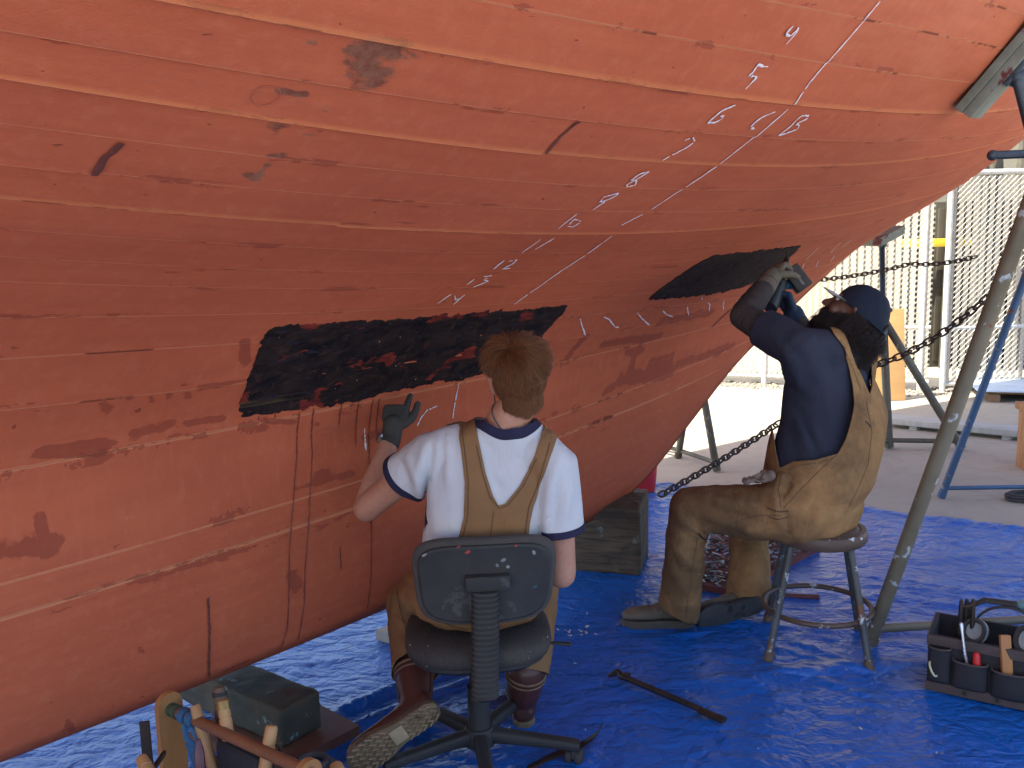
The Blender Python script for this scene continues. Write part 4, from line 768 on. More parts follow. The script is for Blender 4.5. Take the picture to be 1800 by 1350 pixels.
lp = [pc_[0]+[0, -.015, -.015], pc_[0]+[.01, -.03, -.05], pc_[0]+[.04, -.03, -.072], pc_[1]+[.02, -.02, -.05], pc_[1]+[0, -.012, -.018]]; g.loft([(q, .011, .002, np.array([.5, .4, .2]), np.array([0, -1., .3])) for q in resample(lp, .008)], 8)
lp = [pc_[0]+[.02, -.03, -.06], pc_[0]+[.035, -.03, -.12], pc_[0]+[.04, -.03, -.2]]; g.loft([(q, .014, .002, np.array([1., .2, 0]), np.array([0, -1., .1])) for q in resample(lp, .02)], 8)
o = g.build('strap', BST, None, sharp=40); tag(o, 'blue webbing strap looped round the dowel handle of the wooden tote', 'strap')
def tool(name, label, cat, pts, r, mat, n=18, ferrule=None, group=None):
    t = thing(name, label, cat, tuple(pts[-1]), group); g = M(); a, b = np.asarray(pts[0]), np.asarray(pts[-1]); d = b-a; x, y, _ = frame(d)
    pr = ((0, .80), (.006, .93), (.02, 1.0), (.10, 1.04), (.105, .95), (.115, .95), (.12, 1.05), (.3, 1.0), (.5, .93), (.8, .9), (1, .9))
    V0 = M(); V0.loft([(a+d*q, np.interp(q, np.linspace(0, 1, len(r)), r)*k, np.interp(q, np.linspace(0, 1, len(r)), r)*k, x, y, 2) for q, k in pr], n); v_ = V0.v[0]; v_ += (vnoise(v_, 55)*.0012)[:, None]; V0.build('handle', mat, t, sharp=40)
    if ferrule is not None:
        a, b, rr, mt_ = ferrule; g = M(); g.rod(a, b, rr, n); g.build('ferrule', mt_, t)
    return t
BRASS = pmat('brass', (.30, .20, .07), (.2, .13, .05), 20, .4, .2, metal=.7)
def hndl(px0, py0, px1, py1, y0, y1, r0, r1, name, label, cat, mat, fer=None):
    a, b = at(px0, py0, y0), at(px1, py1, y1); kk = (b[2]-.07)/max(a[2]-b[2], .02); b2 = b+(b-a)*min(kk, 5)
    f = None if fer is None else (a+(b-a)*fer[0], a+(b-a)*fer[1], r0*1.08, fer[2])
    return tool(name, label, cat, [a, a*.7+b*.3, b, b2], [r0*.92, r0, r1, r1], mat, 16, f)
hndl(385, 1208, 392, 1280, 2.20, 2.17, .0175, .016, 'mallet', 'dark brown mallet handle standing upright behind the tote dowel', 'mallet', DKW, (.12, .22, BLK))
hndl(391, 1230, 399, 1282, 2.12, 2.10, .0165, .0175, 'chisel', 'pale wooden chisel handle with a brass band, upright beside the dark mallet handle', 'chisel', LWD, (.02, .30, BRASS))
hndl(478, 1275, 468, 1338, 2.02, 1.99, .0165, .013, 'gouge', 'speckled tan gouge handle leaning behind the right end of the tote dowel', 'gouge', LWD)
hndl(342, 1240, 352, 1275, 2.16, 2.14, .015, .016, 'awl', 'small rounded wooden awl handle behind the blue strap', 'awl', LWD)
hndl(248, 1333, 262, 1360, 2.02, 1.98, .0165, .015, 'hammer', 'knobbly pale hammer handle at the left of the orange end board', 'hammer', LWD)
hndl(590, 1344, 598, 1368, 2.02, 1.98, .017, .017, 'file', 'round orange file handle at the bottom edge near the boot sole', 'file', LWD)
g = M(); a, b = at(259, 1262, 2.24), at(256, 1360, 2.2); b = np.array([b[0], b[1], .02]); g.box((a+b)/2, (.026, .008, np.linalg.norm(a-b)), (1, .2, 0), bev=.002); o = g.build('steel_bar', IRON, None); tag(o, 'dark flat steel bar standing upright beside the orange end board', 'steel bar')
g = M(); a, b = at(287, 1326, 2.05), at(262, 1362, 2.03); g.tube([a, b, b+(b-a)*3.2], [.010, .011, .011], 8, flat=.5); o = g.build('iron_wedge', IRON, None); tag(o, 'short dark iron wedge leaning in front of the orange end board', 'wedge')
g = M(); a, b = at(349, 1303, 2.02), at(352, 1352, 2.0); g.tube([a, a*.6+b*.4, b, [b[0], b[1], .07]], [.006, .012, .013, .013], 10, flat=.5); o = g.build('shears', pmat('maroon', (.10, .03, .04), (.07, .02, .03), 9, .4), None); tag(o, 'maroon handled shears with a bright tip hanging below the blue strap', 'shears')
g = M(); c = at(548, 1330, 2.03); 
for k in range(3): th = np.linspace(0, 2*np.pi, 49); rr = .052-.008*k; g.tube(np.stack([c[0]+rr*np.cos(th), c[1]+rr*np.sin(th)*.9, c[2]-.03+.008*k+0*th], 1), .0085, 8, round_ends=False)
o = g.build('hose_coil', ROPE, None, True, 0); tag(o, 'black coiled hose lying beside the tote handle end', 'hose')
g = M(); a, b = at(493, 1305, 1.99), at(491, 1350, 1.98); g.tube([a, b, [b[0], b[1], .07]], [.0045, .0055, .006], 8); o = g.build('nail_punch', IRON, None); tag(o, 'thin grey nail punch standing in front of the speckled gouge handle', 'punch')
g = M(); c = at(430, 1322, 2.06); g.box([c[0], c[1], (c[2]+.02+.06)/2], (.17, .06, c[2]+.02-.06), dh, ds, bev=.02, seg=3); o = g.build('black_pouch', pmat('black_cloth', (.016, .018, .024), (.025, .026, .03), 9, .8, .4), None); tag(o, 'black cloth pouch inside the wooden tote under the dowel', 'pouch')
# ------------------------------------------------------------------ tool bag, right
CANV = pmat('black_canvas', (.016, .017, .021), (.026, .026, .030), 9, .85, .5, 220); BRN = pmat('brown_trim', (.085, .062, .055), (.06, .045, .042), 10, .8, .4, 160)
A0 = atz(1628, 1211, .012); A1 = atz(1812, 1251, .012); ex = A1-A0; ex[2] = 0; ex /= np.linalg.norm(ex); ey = np.array([-ex[1], ex[0], 0]); ez = np.array([0, 0, 1.]); A0 = A0*[1, 1, 0]+[0, 0, .012]
bag = thing('tool_bag', 'open black canvas tool bag with brown trim and outside pockets', 'tool bag', tuple(A0))
LB_, WB_, HB_ = .56, .22, .205; bp = lambda x, y, z: A0+ex*(x+.07)+ey*y+ez*z
g = M()
for (c, s_, t_) in ((bp(LB_/2-.07, .006, HB_/2), (LB_, .012, HB_), 0), (bp(LB_/2-.07, WB_-.006, HB_/2), (LB_, .012, HB_), 0), (bp(-.064, WB_/2, HB_/2), (.012, WB_-.024, HB_), 0), (bp(LB_-.076, WB_/2, HB_/2), (.012, WB_-.024, HB_), 0), (bp(LB_/2-.07, WB_/2, .006), (LB_-.024, WB_-.024, .012), 0)): g.box(c, s_, ex, ey, bev=.004)
V_ = g; o = g.build('body', CANV, bag)
g = M(); g.box(bp(LB_/2-.07, -.002, HB_-.018), (LB_+.006, .006, .034), ex, ey, bev=.002); g.box(bp(-.072, WB_/2, HB_-.018), (.006, WB_, .034), ex, ey, bev=.002); g.box(bp(LB_/2-.07, -.003, .018), (LB_+.006, .008, .034), ex, ey, bev=.002); g.build('trim', BRN, bag)
def pocket(x0, x1, z0, z1, bulge, name='pocket'):
    g = M(); rings = []; a = np.linspace(0, np.pi, 13)
    for z, k in ((z0, .75), (z0+.01, .9), (z0+.03, 1), ((z0+z1)/2, 1.04), (z1-.006, 1.08), (z1, 1.10), (z1, 1.0), (z1-.012, .96)):
        rings.append([bp((x0+x1)/2+(x1-x0)/2*math.cos(q), -.004-bulge*k*math.sin(q)**.6, z) for q in a])
    g.grid(rings); o = g.build(name, CANV, bag, sharp=50); md = o.modifiers.new('c', 'SOLIDIFY'); md.thickness = .003
    g = M(); g.tube([bp((x0+x1)/2+(x1-x0)/2*math.cos(q), -.004-bulge*1.1*math.sin(q)**.6-.001, z1-.002) for q in a], .0035, 6); g.build('pocket_binding', BRN, o)
pocket(-.068, .004, .045, .172, .030, 'end_pocket'); pocket(.010, .118, .04, .140, .034); pocket(.128, .235, .035, .132, .034)
g = M(); g.box(bp(.335, -.012, .095), (.19, .016, .115), ex, ey, bev=.007, seg=3); fp = g.build('flap_pocket', CANV, bag)
g = M(); g.box(bp(.285, -.021, .05), (.03, .003, .018), ex, ey, bev=.001); g.build('label_tab', pmat('yellow_tab', (.65, .6, .35), None, 9, .7), fp)
cu = bpy.data.curves.new('lettering', 'FONT'); cu.body = 'CL'; cu.size = .040; cu.extrude = .0008; cu.bevel_depth = .0003
lo = bpy.data.objects.new('lettering', cu); COL.objects.link(lo); cu.materials.append(pmat('tan_print', (.55, .33, .16), None, 9, .7))
lm = Matrix.Identity(4); p0 = bp(.268, -.0212, .098)
for i in range(3): lm[i][0], lm[i][1], lm[i][2], lm[i][3] = ex[i], ez[i], -ey[i], p0[i]
lo.matrix_world = lm
dgx = bpy.context.evaluated_depsgraph_get(); lme = bpy.data.meshes.new_from_object(lo.evaluated_get(dgx)); lme.transform(lm); bpy.data.objects.remove(lo)
lob = put('lettering', lme, None, bag, False)
for k in range(4): g = M(); g.loft([(bp(.05+.10*k, -.0085, .017)-ey*q, .007, .007, ex, ez, 2) for q in (0, .001)], 12); g.build('eyelet', IRON, bag)
g = M(); g.tube([bp(.02, .10, HB_), bp(.03, .105, HB_+.075), bp(.09, .11, HB_+.115), bp(.20, .112, HB_+.118), bp(.36, .112, HB_+.118), bp(.43, .11, HB_+.07), bp(.44, .11, HB_)], [.010, .011, .012, .013, .013, .011, .010], 10, flat=.7); g.build('carry_handle', BLK, bag)
g = M(); g.tube([bp(.20, .112, HB_+.119), bp(.45, .112, HB_+.119)], .0165, 14); g.build('grip', pmat('teal_grip', (.12, .24, .26), (.08, .17, .19), 12, .7), bag)
TEAL = pmat('teal_case', (.03, .16, .26), (.03, .12, .2), 8, .5)
g = M(); g.box(bp(.37, .10, HB_+.02), (.13, .03, .13), ex, ey, bev=.006); o = g.build('plastic_case', TEAL, None); tag(o, 'teal plastic case standing upright in the black tool bag', 'case')
g = M(); pa = bp(.175, -.015, .12); pb = bp(.160, .015, .245); g.box((pa+pb)/2, (.036, .016, np.linalg.norm(pb-pa)), np.cross([0, 1, 0], pb-pa), np.cross(pb-pa, np.cross([0, 1, 0], pb-pa)), bev=.005); o = g.build('wooden_mallet_handle', MAP, None); tag(o, 'tan flat wooden handle sticking out of a pocket of the black bag', 'wooden handle')
g = M(); g.tube([bp(.085, -.02, .12), bp(.082, -.015, .165)], [.013, .012], 10); o = g.build('screwdriver', BUCK, None); tag(o, 'red screwdriver handle poking out of a bag pocket', 'screwdriver')
g = M(); g.tube([bp(.055, -.022, .13), bp(.045, -.018, .175), bp(.035, -.008, .235), bp(.03, 0, .262)], [.006, .006, .005, .006], 8); o = g.build('wrench', pmat('chrome', (.6, .62, .65), (.4, .42, .45), 12, .25, metal=.8), None); tag(o, 'thin bright steel wrench in the first bag pocket', 'wrench')
ed = thing('ear_defenders', 'black ear defenders with a grey rim resting in the open tool bag', 'ear defenders', tuple(bp(.2, .1, HB_)))
g = M(); th = np.linspace(R(15), R(178), 26); g.loft([(bp(.165-.105*math.cos(q), .09, HB_+.005+.105*math.sin(q)), .009, .004, ey, ex*math.cos(q)*-1+ez*math.sin(q)) for q in th], 10); g.build('headband', BLK, ed)
for x_, r_ in ((.235, .05), (.07, .04)):
    cx_ = bp(x_, .055, HB_+.018); N_ = (-ey*.8+ez*.45-ex*.3); N_ /= np.linalg.norm(N_); x__, y__, _ = frame(N_); g = M()
    g.loft([(cx_+N_*q, r, r*1.1, x__, y__, 2.2) for q, r in ((-.03, r_*.7), (-.012, r_), (.012, r_), (.02, r_*.94), (.02, r_*.72), (.008, r_*.66), (.006, .01))], 28); cup = g.build('ear_cup', BLK, ed, sharp=40)
    g = M(); g.loft([(cx_+N_*q, r, r*1.1, x__, y__, 2.2) for q, r in ((-.002, r_*1.015), (.009, r_*1.015))], 28); g.build('rim', pmat('grey_rim', (.25, .28, .29), None, 9, .5), cup)
g = M()
for x_, y_, l_ in ((.02, .05, .12), (.035, .09, .11), (.06, .06, .125), (.045, .12, .09)): g.tube([bp(x_, y_, HB_-.05), bp(x_*.9+.005, y_, HB_+l_)], [.010, .007], 8)
g.tube([bp(.02, .05, HB_+.10), bp(.05, .055, HB_+.105), bp(.062, .06, HB_+.12)], .006, 8); o = g.build('pliers', IRON, None); tag(o, 'cluster of black plier handles at the left end of the tool bag', 'pliers')
g = M(); th = np.linspace(0, 2*np.pi, 25); c = bp(-.035, -.034, .105); g.tube([c+ey*.028*math.cos(q)-ex*.012*(1+math.sin(q))+ez*(.022*math.sin(q)-.01) for q in th], .0035, 8); o = g.build('cord_loop', pmat('lime_cord', (.55, .6, .25), (.6, .6, .5), 30, .6), None); tag(o, 'pale yellow green cord loop hanging at the left end of the bag', 'cord')
# ------------------------------------------------------------------ people
SKIN = NT('skin'); _c = SKIN.co(); _n = SKIN.noise(_c, 14, 5, .6); _f = SKIN.noise(_c, 300, 3, .6)
_col = SKIN.mix(SKIN.ramp(_n, (.3, 0.), (.7, 1.)), (.50, .28, .19), (.43, .20, .13)); SKIN.b.inputs['Subsurface Weight'].default_value = .12; SKIN.b.inputs['Subsurface Radius'].default_value = (.012, .005, .003); SKIN.b.inputs['Subsurface Scale'].default_value = .6
_col = SKIN.mix(SKIN.math('MULTIPLY', SKIN.ramp(SKIN.noise(_c, 85, 4, .7), (.55, 0.), (.68, 1.)), .45), _col, (.36, .15, .09)); SKIN = SKIN.out(_col, .5, SKIN.bump(_f, .18, .002), 0, .35)
SKIN2 = pmat('shaded_skin', (.15, .075, .05), (.11, .05, .034), 14, .5, .2, 250)  # shadow on the face put into the base colour, dark all over
def cloth_mat(name, c1, c2, wscale=500, rough=.9, stains=None, st2=None, bump=.5, fold=14):
    t = NT(name); co = t.co(); n = t.noise(co, 5, 5, .6); f = t.noise(t.co((1, 1, .45)), fold, 4, .55, .6); w = t.noise(co, wscale, 2, .5)
    col = t.mix(t.ramp(n, (.35, 0.), (.7, 1.)), c1, c2)
    for sp in (stains, st2):
        if sp: col = t.mix(t.math('MULTIPLY', t.ramp(t.noise(co, sp[1], 6, .68), (sp[2], 0.), (sp[2]+.16, 1.)), sp[3]), col, sp[0])
    return t.out(col, rough, t.bump(t.math('ADD', t.math('MULTIPLY', f, 1.3), t.math('MULTIPLY', w, .10)), bump, .012), 0, .2)
SHIRT = cloth_mat('white_jersey', (.58, .595, .61), (.52, .535, .56), 700, stains=((.6, .6, .58), 6, .6, .4), bump=.45)
NAVYB = cloth_mat('navy_rib', (.030, .028, .062), (.022, .02, .05), 900)
DUCK = cloth_mat('brown_duck', (.265, .145, .066), (.21, .115, .052), 700, stains=((.20, .11, .05), 4, .56, .6), st2=((.06, .04, .03), 24, .70, .8), bump=.5)
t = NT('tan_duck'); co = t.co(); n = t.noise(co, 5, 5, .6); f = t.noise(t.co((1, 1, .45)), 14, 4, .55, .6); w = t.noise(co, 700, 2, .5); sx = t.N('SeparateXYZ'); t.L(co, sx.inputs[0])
# noisy dirt plus painted-in shade: darker over the lap, lighter sky-lit back
soil_shade = t.math('ADD', t.noise(co, 5.5, 7, .68), t.math('MULTIPLY', t.math('SUBTRACT', 1.26, sx.outputs[0]), .42, True)); zz_ = t.math('MULTIPLY', t.math('SUBTRACT', sx.outputs[2], .25), 1.2, True); soil_shade = t.math('ADD', soil_shade, t.math('MULTIPLY', zz_, .05))
col = t.mix(t.ramp(n, (.35, 0.), (.7, 1.)), (.37, .215, .09), (.30, .165, .068)); col = t.mix(t.math('MULTIPLY', t.ramp(soil_shade, (.46, 0.), (.74, 1.)), .80), col, (.105, .064, .034)); col = t.mix(t.math('MULTIPLY', t.ramp(t.noise(co, 26, 6, .68), (.68, 0.), (.74, 1.)), .8), col, (.05, .035, .03)); col = t.mix(t.ramp(t.noise(co, 95, 2, .5), (.765, 0.), (.78, 1.)), col, (.6, .58, .52))
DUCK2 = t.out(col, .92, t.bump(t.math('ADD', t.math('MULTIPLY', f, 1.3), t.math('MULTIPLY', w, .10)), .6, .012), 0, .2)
NAVY = cloth_mat('navy_jersey', (.036, .041, .062), (.027, .031, .049), 800, bump=.5)
SLEEVE = cloth_mat('dark_sleeve', (.065, .056, .052), (.05, .042, .04), 800, bump=.7, fold=34)
GLOVE = cloth_mat('grey_glove', (.080, .079, .070), (.06, .06, .054), 600, .85, bump=.4)
GLOVE2 = cloth_mat('khaki_glove', (.155, .140, .105), (.12, .108, .08), 600, .85, bump=.5)
GLOVEB = cloth_mat('blue_glove', (.02, .045, .09), (.03, .05, .075), 600, .7, bump=.4)
LEATH = pmat('oxblood_leather', (.085, .028, .020), (.055, .02, .016), 9, .42, .25, 60, spots=((.16, .09, .06), 12, .66))
SOLEM = pmat('crepe_sole', (.20, .15, .085), (.12, .085, .05), 9, .75, .4, 60, spots=((.09, .065, .04), 11, .57))
TREAD = pmat('sole_tread', (.42, .32, .18), (.27, .20, .11), 14, .75, .3, 60, spots=((.14, .10, .06), 16, .60))
COLLAR = pmat('boot_collar', (.20, .12, .07), (.13, .08, .05), 20, .7)
SNK = pmat('grey_sneaker', (.15, .12, .08), (.105, .085, .058), 10, .8, .5, 120, spots=((.2, .18, .14), 18, .66)); SNS = pmat('sneaker_sole', (.09, .075, .055), (.06, .052, .04), 9, .8, .4, 70); DKS = pmat('dark_sole', (.026, .031, .036), (.04, .042, .044), 12, .75, .6, 60, spots=((.015, .012, .012), 14, .6))
CAPM = cloth_mat('navy_cap', (.018, .027, .046), (.014, .021, .037), 600, .8, stains=((.026, .03, .04), 8, .55, .6)); CAPW = cloth_mat('cap_white', (.55, .55, .52), (.45, .45, .43), 600)
EYEW = pmat('eye_white', (.7, .68, .65), None, 5, .3); EYED = pmat('eye_iris', (.03, .03, .03), None, 5, .2)
def quad_mesh(name, Vx, q):
    me = bpy.data.meshes.new(name); me.vertices.add(len(Vx)); me.vertices.foreach_set('co', Vx.astype(np.float32).ravel()); me.loops.add(q.size); me.loops.foreach_set('vertex_index', q.astype(np.int32).ravel())
    me.polygons.add(len(q)); me.polygons.foreach_set('loop_start', np.arange(0, q.size, 4, dtype=np.int32)); me.update(calc_edges=True); return me
def strands(name, P, mat, parent, r=.0007):
    """P: strands x points x 3 -> one mesh of fine tapered hairs"""
    n, k, _ = P.shape; T = np.gradient(P, axis=1); T /= np.maximum(np.linalg.norm(T, axis=2), 1e-9)[..., None]
    h = np.cross(T, rng.normal(size=(n, 1, 3))); h /= np.maximum(np.linalg.norm(h, axis=2), 1e-9)[..., None]; b = np.cross(T, h)
    rad = (r*np.linspace(1, .25, k)**.8)[None, :, None]*rng.uniform(.7, 1.3, (n, 1, 1)); Vx = np.stack([P+rad*(math.cos(a)*h+math.sin(a)*b) for a in (0, 2.1, 4.2)], 2)
    i = np.arange(n*k*3).reshape(n, k, 3); qs = [np.stack([i[:, :-1, a], i[:, :-1, (a+1) % 3], i[:, 1:, (a+1) % 3], i[:, 1:, a]], -1).reshape(-1, 4) for a in range(3)]
    me = quad_mesh(name, Vx.reshape(-1, 3), np.concatenate(qs)); vr = me.attributes.new('tone', 'FLOAT', 'POINT'); vr.data.foreach_set('value', np.repeat(rng.random(n), k*3).astype(np.float32))
    return put(name, me, mat, parent, True, 0)
def hair_mat(name, a, b, rough=.45):
    t = NT(name); c = t.mix(t.attr('tone'), a, b); return t.out(c, rough, None, 0, .4)
def lf(c, fwd, upv):
    f = np.asarray(fwd, float); f /= np.linalg.norm(f); u = np.asarray(upv, float); u = u-(u@f)*f; u /= np.linalg.norm(u); r_ = np.cross(f, u); B = np.array([r_, f, u]); c = np.asarray(c, float)
    return lambda x, y, z: c+np.array([x, y, z])@B, B
def head_shapes(c, fwd, upv):
    L, B = lf(c, fwd, upv); X, Y, Z = B; g = M()
    g.ell(L(0, -.018, .032), (.076, .096, .090), X, Y, Z, 22); g.ell(L(0, .028, -.012), (.064, .066, .082), X, Y, Z, 20); g.ell(L(0, .05, -.070), (.043, .042, .038), X, Y, Z, 16); g.ell(L(0, .072, -.088), (.022, .02, .019), X, Y, Z, 12)
    g.tube([L(0, .088, .022), L(0, .102, -.004), L(0, .112, -.024)], [.008, .010, .0135], 10); g.ell(L(.011, .098, -.029), (.008, .009, .007), X, Y, Z, 8); g.ell(L(-.011, .098, -.029), (.008, .009, .007), X, Y, Z, 8)
    for s in (-1, 1):
        g.ell(L(.030*s, .078, .034), (.026, .012, .008), X, Y, Z, 10); g.ell(L(.042*s, .062, -.022), (.024, .022, .022), X, Y, Z, 12)
        a = np.linspace(R(-70), R(150), 9); g.tube([L(s*(.080+.006*math.sin(q)), -.012-.017*math.cos(q+R(60)), .006+.028*math.sin(q)) for q in a], .0055, 8); g.ell(L(s*.077, -.010, -.002), (.006, .014, .024), X, Y, Z, 10); g.ell(L(s*.080, -.004, -.027), (.006, .008, .008), X, Y, Z, 8)
    g.ell(L(0, .086, -.050), (.022, .010, .0055), X, Y, Z, 10); g.ell(L(0, .084, -.060), (.019, .010, .006), X, Y, Z, 10)
    return g, L, B
def eyes(L, B, parent):
    for s in (-1, 1):
        g = M(); g.ell(L(.031*s, .079, .016), (.012, .010, .0085), *B, 12); e = g.build('eye', EYEW, parent); g = M(); g.ell(L(.031*s, .0885, .016), (.0055, .003, .0055), *B, 10); g.build('iris', EYED, e)
def hand(wrist, d, palm_n, thumb_side, curls, thumb, k=1.0, fat=1.0):
    """palm and five fingers; curls: three bend angles for index .. little; thumb: (out, along, palm-ward) twice"""
    d = np.asarray(d, float); d /= np.linalg.norm(d); n = np.asarray(palm_n, float); n = n-(n@d)*d; n /= np.linalg.norm(n); s = np.asarray(thumb_side, float); s = s-(s@d)*d-(s@n)*n; s /= np.linalg.norm(s); w = np.asarray(wrist, float); g = M()
    g.loft([(w-d*.02*k, .027*k, .020*k, s, n), (w+d*.015*k, .030*k, .019*k, s, n), (w+d*.05*k, .041*k, .0165*k, s, n), (w+d*.085*k, .043*k, .0145*k, s, n), (w+d*.098*k, .040*k, .011*k, s, n)], 20)
    tips = []
    for i, (off, L_, r_) in enumerate(((.031, .074, .0098), (.0105, .082, .0100), (-.0105, .075, .0096), (-.030, .058, .0086))):
        p = w+d*(.090-.004*abs(off)/.03)*k+s*off*k; a = 0; pts = [p-d*.02*k, p]; dirs = d+s*off*1.2; dirs /= np.linalg.norm(dirs)
        for c, fr_l in zip(curls[i], (.46, .30, .24)):
            a += R(c); q = math.cos(a)*dirs+math.sin(a)*n; pts.append(pts[-1]+q*L_*fr_l*k)
        rr = np.array([1.08, 1.05, 1.0, .93, .80])*r_*k*fat; pp = resample(pts, .010*k); g.tube(pp, np.interp(np.linspace(0, 1, len(pp)), np.linspace(0, 1, 5), rr), 12); tips.append(pts[-1])
    b = w+d*.030*k+s*.028*k+n*.006*k; pts = [w+d*.02*k+s*.012*k, b]; L_ = (.036, .032, .026)
    for (o_, al, pw), l in zip(thumb, L_): q = s*o_+d*al+n*pw; q /= np.linalg.norm(q); pts.append(pts[-1]+q*l*k)
    pp = resample(pts, .010*k); g.tube(pp, np.interp(np.linspace(0, 1, len(pp)), [0, .3, .6, 1], np.array([.015, .0135, .0115, .0095])*k*fat), 12)
    return g, tips
def fold(V, amp, f=1.0, st=(1, 1, .35), seed=0.):
    """soft drapery relief"""
    P = V*np.array(st)+seed; return amp*(.55*(1-2*np.abs(vnoise(P, 16*f)))+.45*vnoise(P, 34*f)+.9*vnoise(P, 7*f))
def sub(a, b, t): return np.asarray(a)*(1-t)+np.asarray(b)*t
def boot(parent, heel, toe, sole_up, ankle, mat_u, mat_s, name='boot', L=.30, w=.050, shaft=.13, sr=.056, low=False, tread=False, sh_th=.024):
    heel = np.asarray(heel, float); d = np.asarray(toe, float)-heel; d /= np.linalg.norm(d); u = np.asarray(sole_up, float); u = u-(u@d)*d; u /= np.linalg.norm(u); s = np.cross(d, u); hs = 1.45 if low else 1.0; p = lambda x, y, z: heel+d*x+s*y+u*z*hs; k = L/.30
    g = M(); g.loft([(p(x*k, yo*k, z), hw*w/.05, hz, s, u, 2.4) for x, yo, z, hw, hz in ((.008, 0, .045, .020, .018), (.02, 0, .05, .031, .032), (.06, 0, .058, .036, .040), (.12, .002, .052, .036, .036), (.18, .004, .042, .042, .026), (.23, .006, .040, .045, .023), (.265, .005, .038, .041, .021), (.288, .003, .034, .028, .015), (.297, .002, .03, .012, .008))], 22)
    an = np.asarray(ankle, float)
    if low: g.loft([(p(.062*k, 0, .05), .038, .056, s, d), (p(.066*k, 0, .068), .038, .056, s, d), (p(.062*k, 0, .078), .037, .050, s, d)], 20)
    else:
        b = p(.062*k, 0, .06); ax = an-b; ax /= np.linalg.norm(ax); g.tube([b, b+ax*.04, b+ax*shaft*.6, b+ax*shaft], [.044, sr*.84, sr*.95, sr], 20); g.ell(p(.10*k, 0, .075), (.036, .05, .034), s, d, u)
    Vx, T = remesh(g, .006, 6); bo = shell(name, Vx, T, mat_u, parent, 0)
    if not low:
        top = b+ax*shaft; x_, y_2, _ = frame(ax); g = M(); th = np.linspace(0, 2*np.pi, 33)
        for q_, r_ in ((-.004, .0045), (-.022, .0035)): g.tube([top+ax*q_+(sr+.001)*(math.cos(w_)*x_+math.sin(w_)*y_2) for w_ in th], r_, 6, round_ends=False)
        g.build('boot_collar', COLLAR, bo); bk_ = -d-(-d@ax)*ax; bk_ /= np.linalg.norm(bk_); g = M()
        g.loft([(b+ax*q_+bk_*(r_+.0015), .009, .002, np.cross(ax, bk_), bk_, 3) for q_, r_ in ((-.02, .046), (.02, .046), (.05, sr*.86), (shaft*.75, sr*.97), (shaft, sr))], 12); g.build('backstay', mat_u, bo)
        g = M(); fr2 = -bk_; sd_ = np.cross(ax, fr2)
        for i in range(5):
            q_ = .03+i*.022; rr_ = sr*(.86+.03*i)
            g.tube([b+ax*q_+(rr_+.002)*(math.cos(w_)*fr2+math.sin(w_)*sd_) for w_ in np.linspace(-.55, .55, 7)], .0022, 6)
        g.build('lace', COLLAR, bo)
    ol = [(.000, 0), (.006, .018), (.03, .032), (.08, .033), (.13, .032), (.18, .042), (.22, .048), (.26, .043), (.285, .030), (.298, .010), (.300, 0)]
    ol = [(x*k, y*w/.05) for x, y in ol]; ring = ol+[(x, -y*.94) for x, y in ol[-2:0:-1]]; g = M(); rings = []
    for z, e in ((-.001, -.006), (.0015, 0), (sh_th-.004, .001), (sh_th, -.003)): rings.append([p(x+(e if x > .15 else -e), y*(1+e*12), z) for x, y in ring])
    g.grid(rings, True, True, True); so_ = g.build('sole', mat_s, bo, sharp=40)
    if tread:
        g = M()
        for i in range(13):
            x0 = .02+i*.0222
            hw_ = np.interp(x0, [q[0] for q in ol], [q[1] for q in ol])*.86
            if hw_ < .012 or .118 < x0 < .165: continue
            ys = np.linspace(-hw_, hw_, 2*max(3, int(hw_/.0082))+1); zz = [p(x0+(-.0075 if j % 2 else .0075), y, -.0038) for j, y in enumerate(ys)]
            g.tube(zz, [.0042]*len(zz), 6, flat=.7)
        g.box(p(.141, 0, -.003), (.045, .05, .004), d, s, bev=.001); g.build('tread', TREAD, so_, sharp=50)
    return bo
# ================================================================== red-haired man on the office chair
P1 = thing('person', 'red-haired man in white T-shirt and brown overalls on the office chair, gloved hand raised', 'person', (-.12, 2.6, 0))
X1 = np.array([.995, .10, 0]); Y1 = np.array([-.10, .995, 0])
nk = at(890, 742, 2.51); hc = at(908, 668, 2.52); hf = np.array([-.22, .93, .24]); hu = np.array([-.05, -.22, 1.0])
shL, elL, wrL, knk = at(757, 800, 2.53), at(645, 893, 2.66), at(688, 768, 2.80), at(697, 702, 2.90)
shR, elR, wrR = at(974, 812, 2.50), at(987, 1008, 2.53), at(955, 985, 2.78)
hipL, hipR = np.array([-.215, 2.63, .545]), np.array([-.025, 2.63, .545]); knL = at(724, 1062, 2.93); anL = at(728, 1178, 2.64); knR = np.array([.085, 3.02, .54]); anR = at(924, 1188, 2.78)
hg, HL, HB = head_shapes(hc, hf, hu)
g = M(); g.loft([(np.array([-.12, 2.60, .50]), .15, .11, X1, Y1), (np.array([-.115, 2.59, .62]), .150, .105, X1, Y1), (np.array([-.10, 2.575, .76]), .150, .10, X1, Y1), (np.array([-.085, 2.555, .90]), .170, .105, X1, Y1), (np.array([-.07, 2.53, 1.0]), .165, .085, X1, Y1), (sub(nk, [-.07, 2.53, 1.0], .35), .10, .07, X1, Y1), (nk, .062, .062, X1, Y1)], 30)
g.tube([nk-[0, 0, .03], nk, HL(0, -.035, -.05), HL(0, -.02, -.01)], [.068, .060, .056, .056], 20)
g.tube([sub(shL, nk, .25), shL, sub(shL, elL, .5), elL], [.055, .055, .046, .043], 18); g.tube([elL, sub(elL, wrL, .3), sub(elL, wrL, .75), wrL, sub(wrL, knk, .15)], [.041, .044, .033, .028, .024], 18)
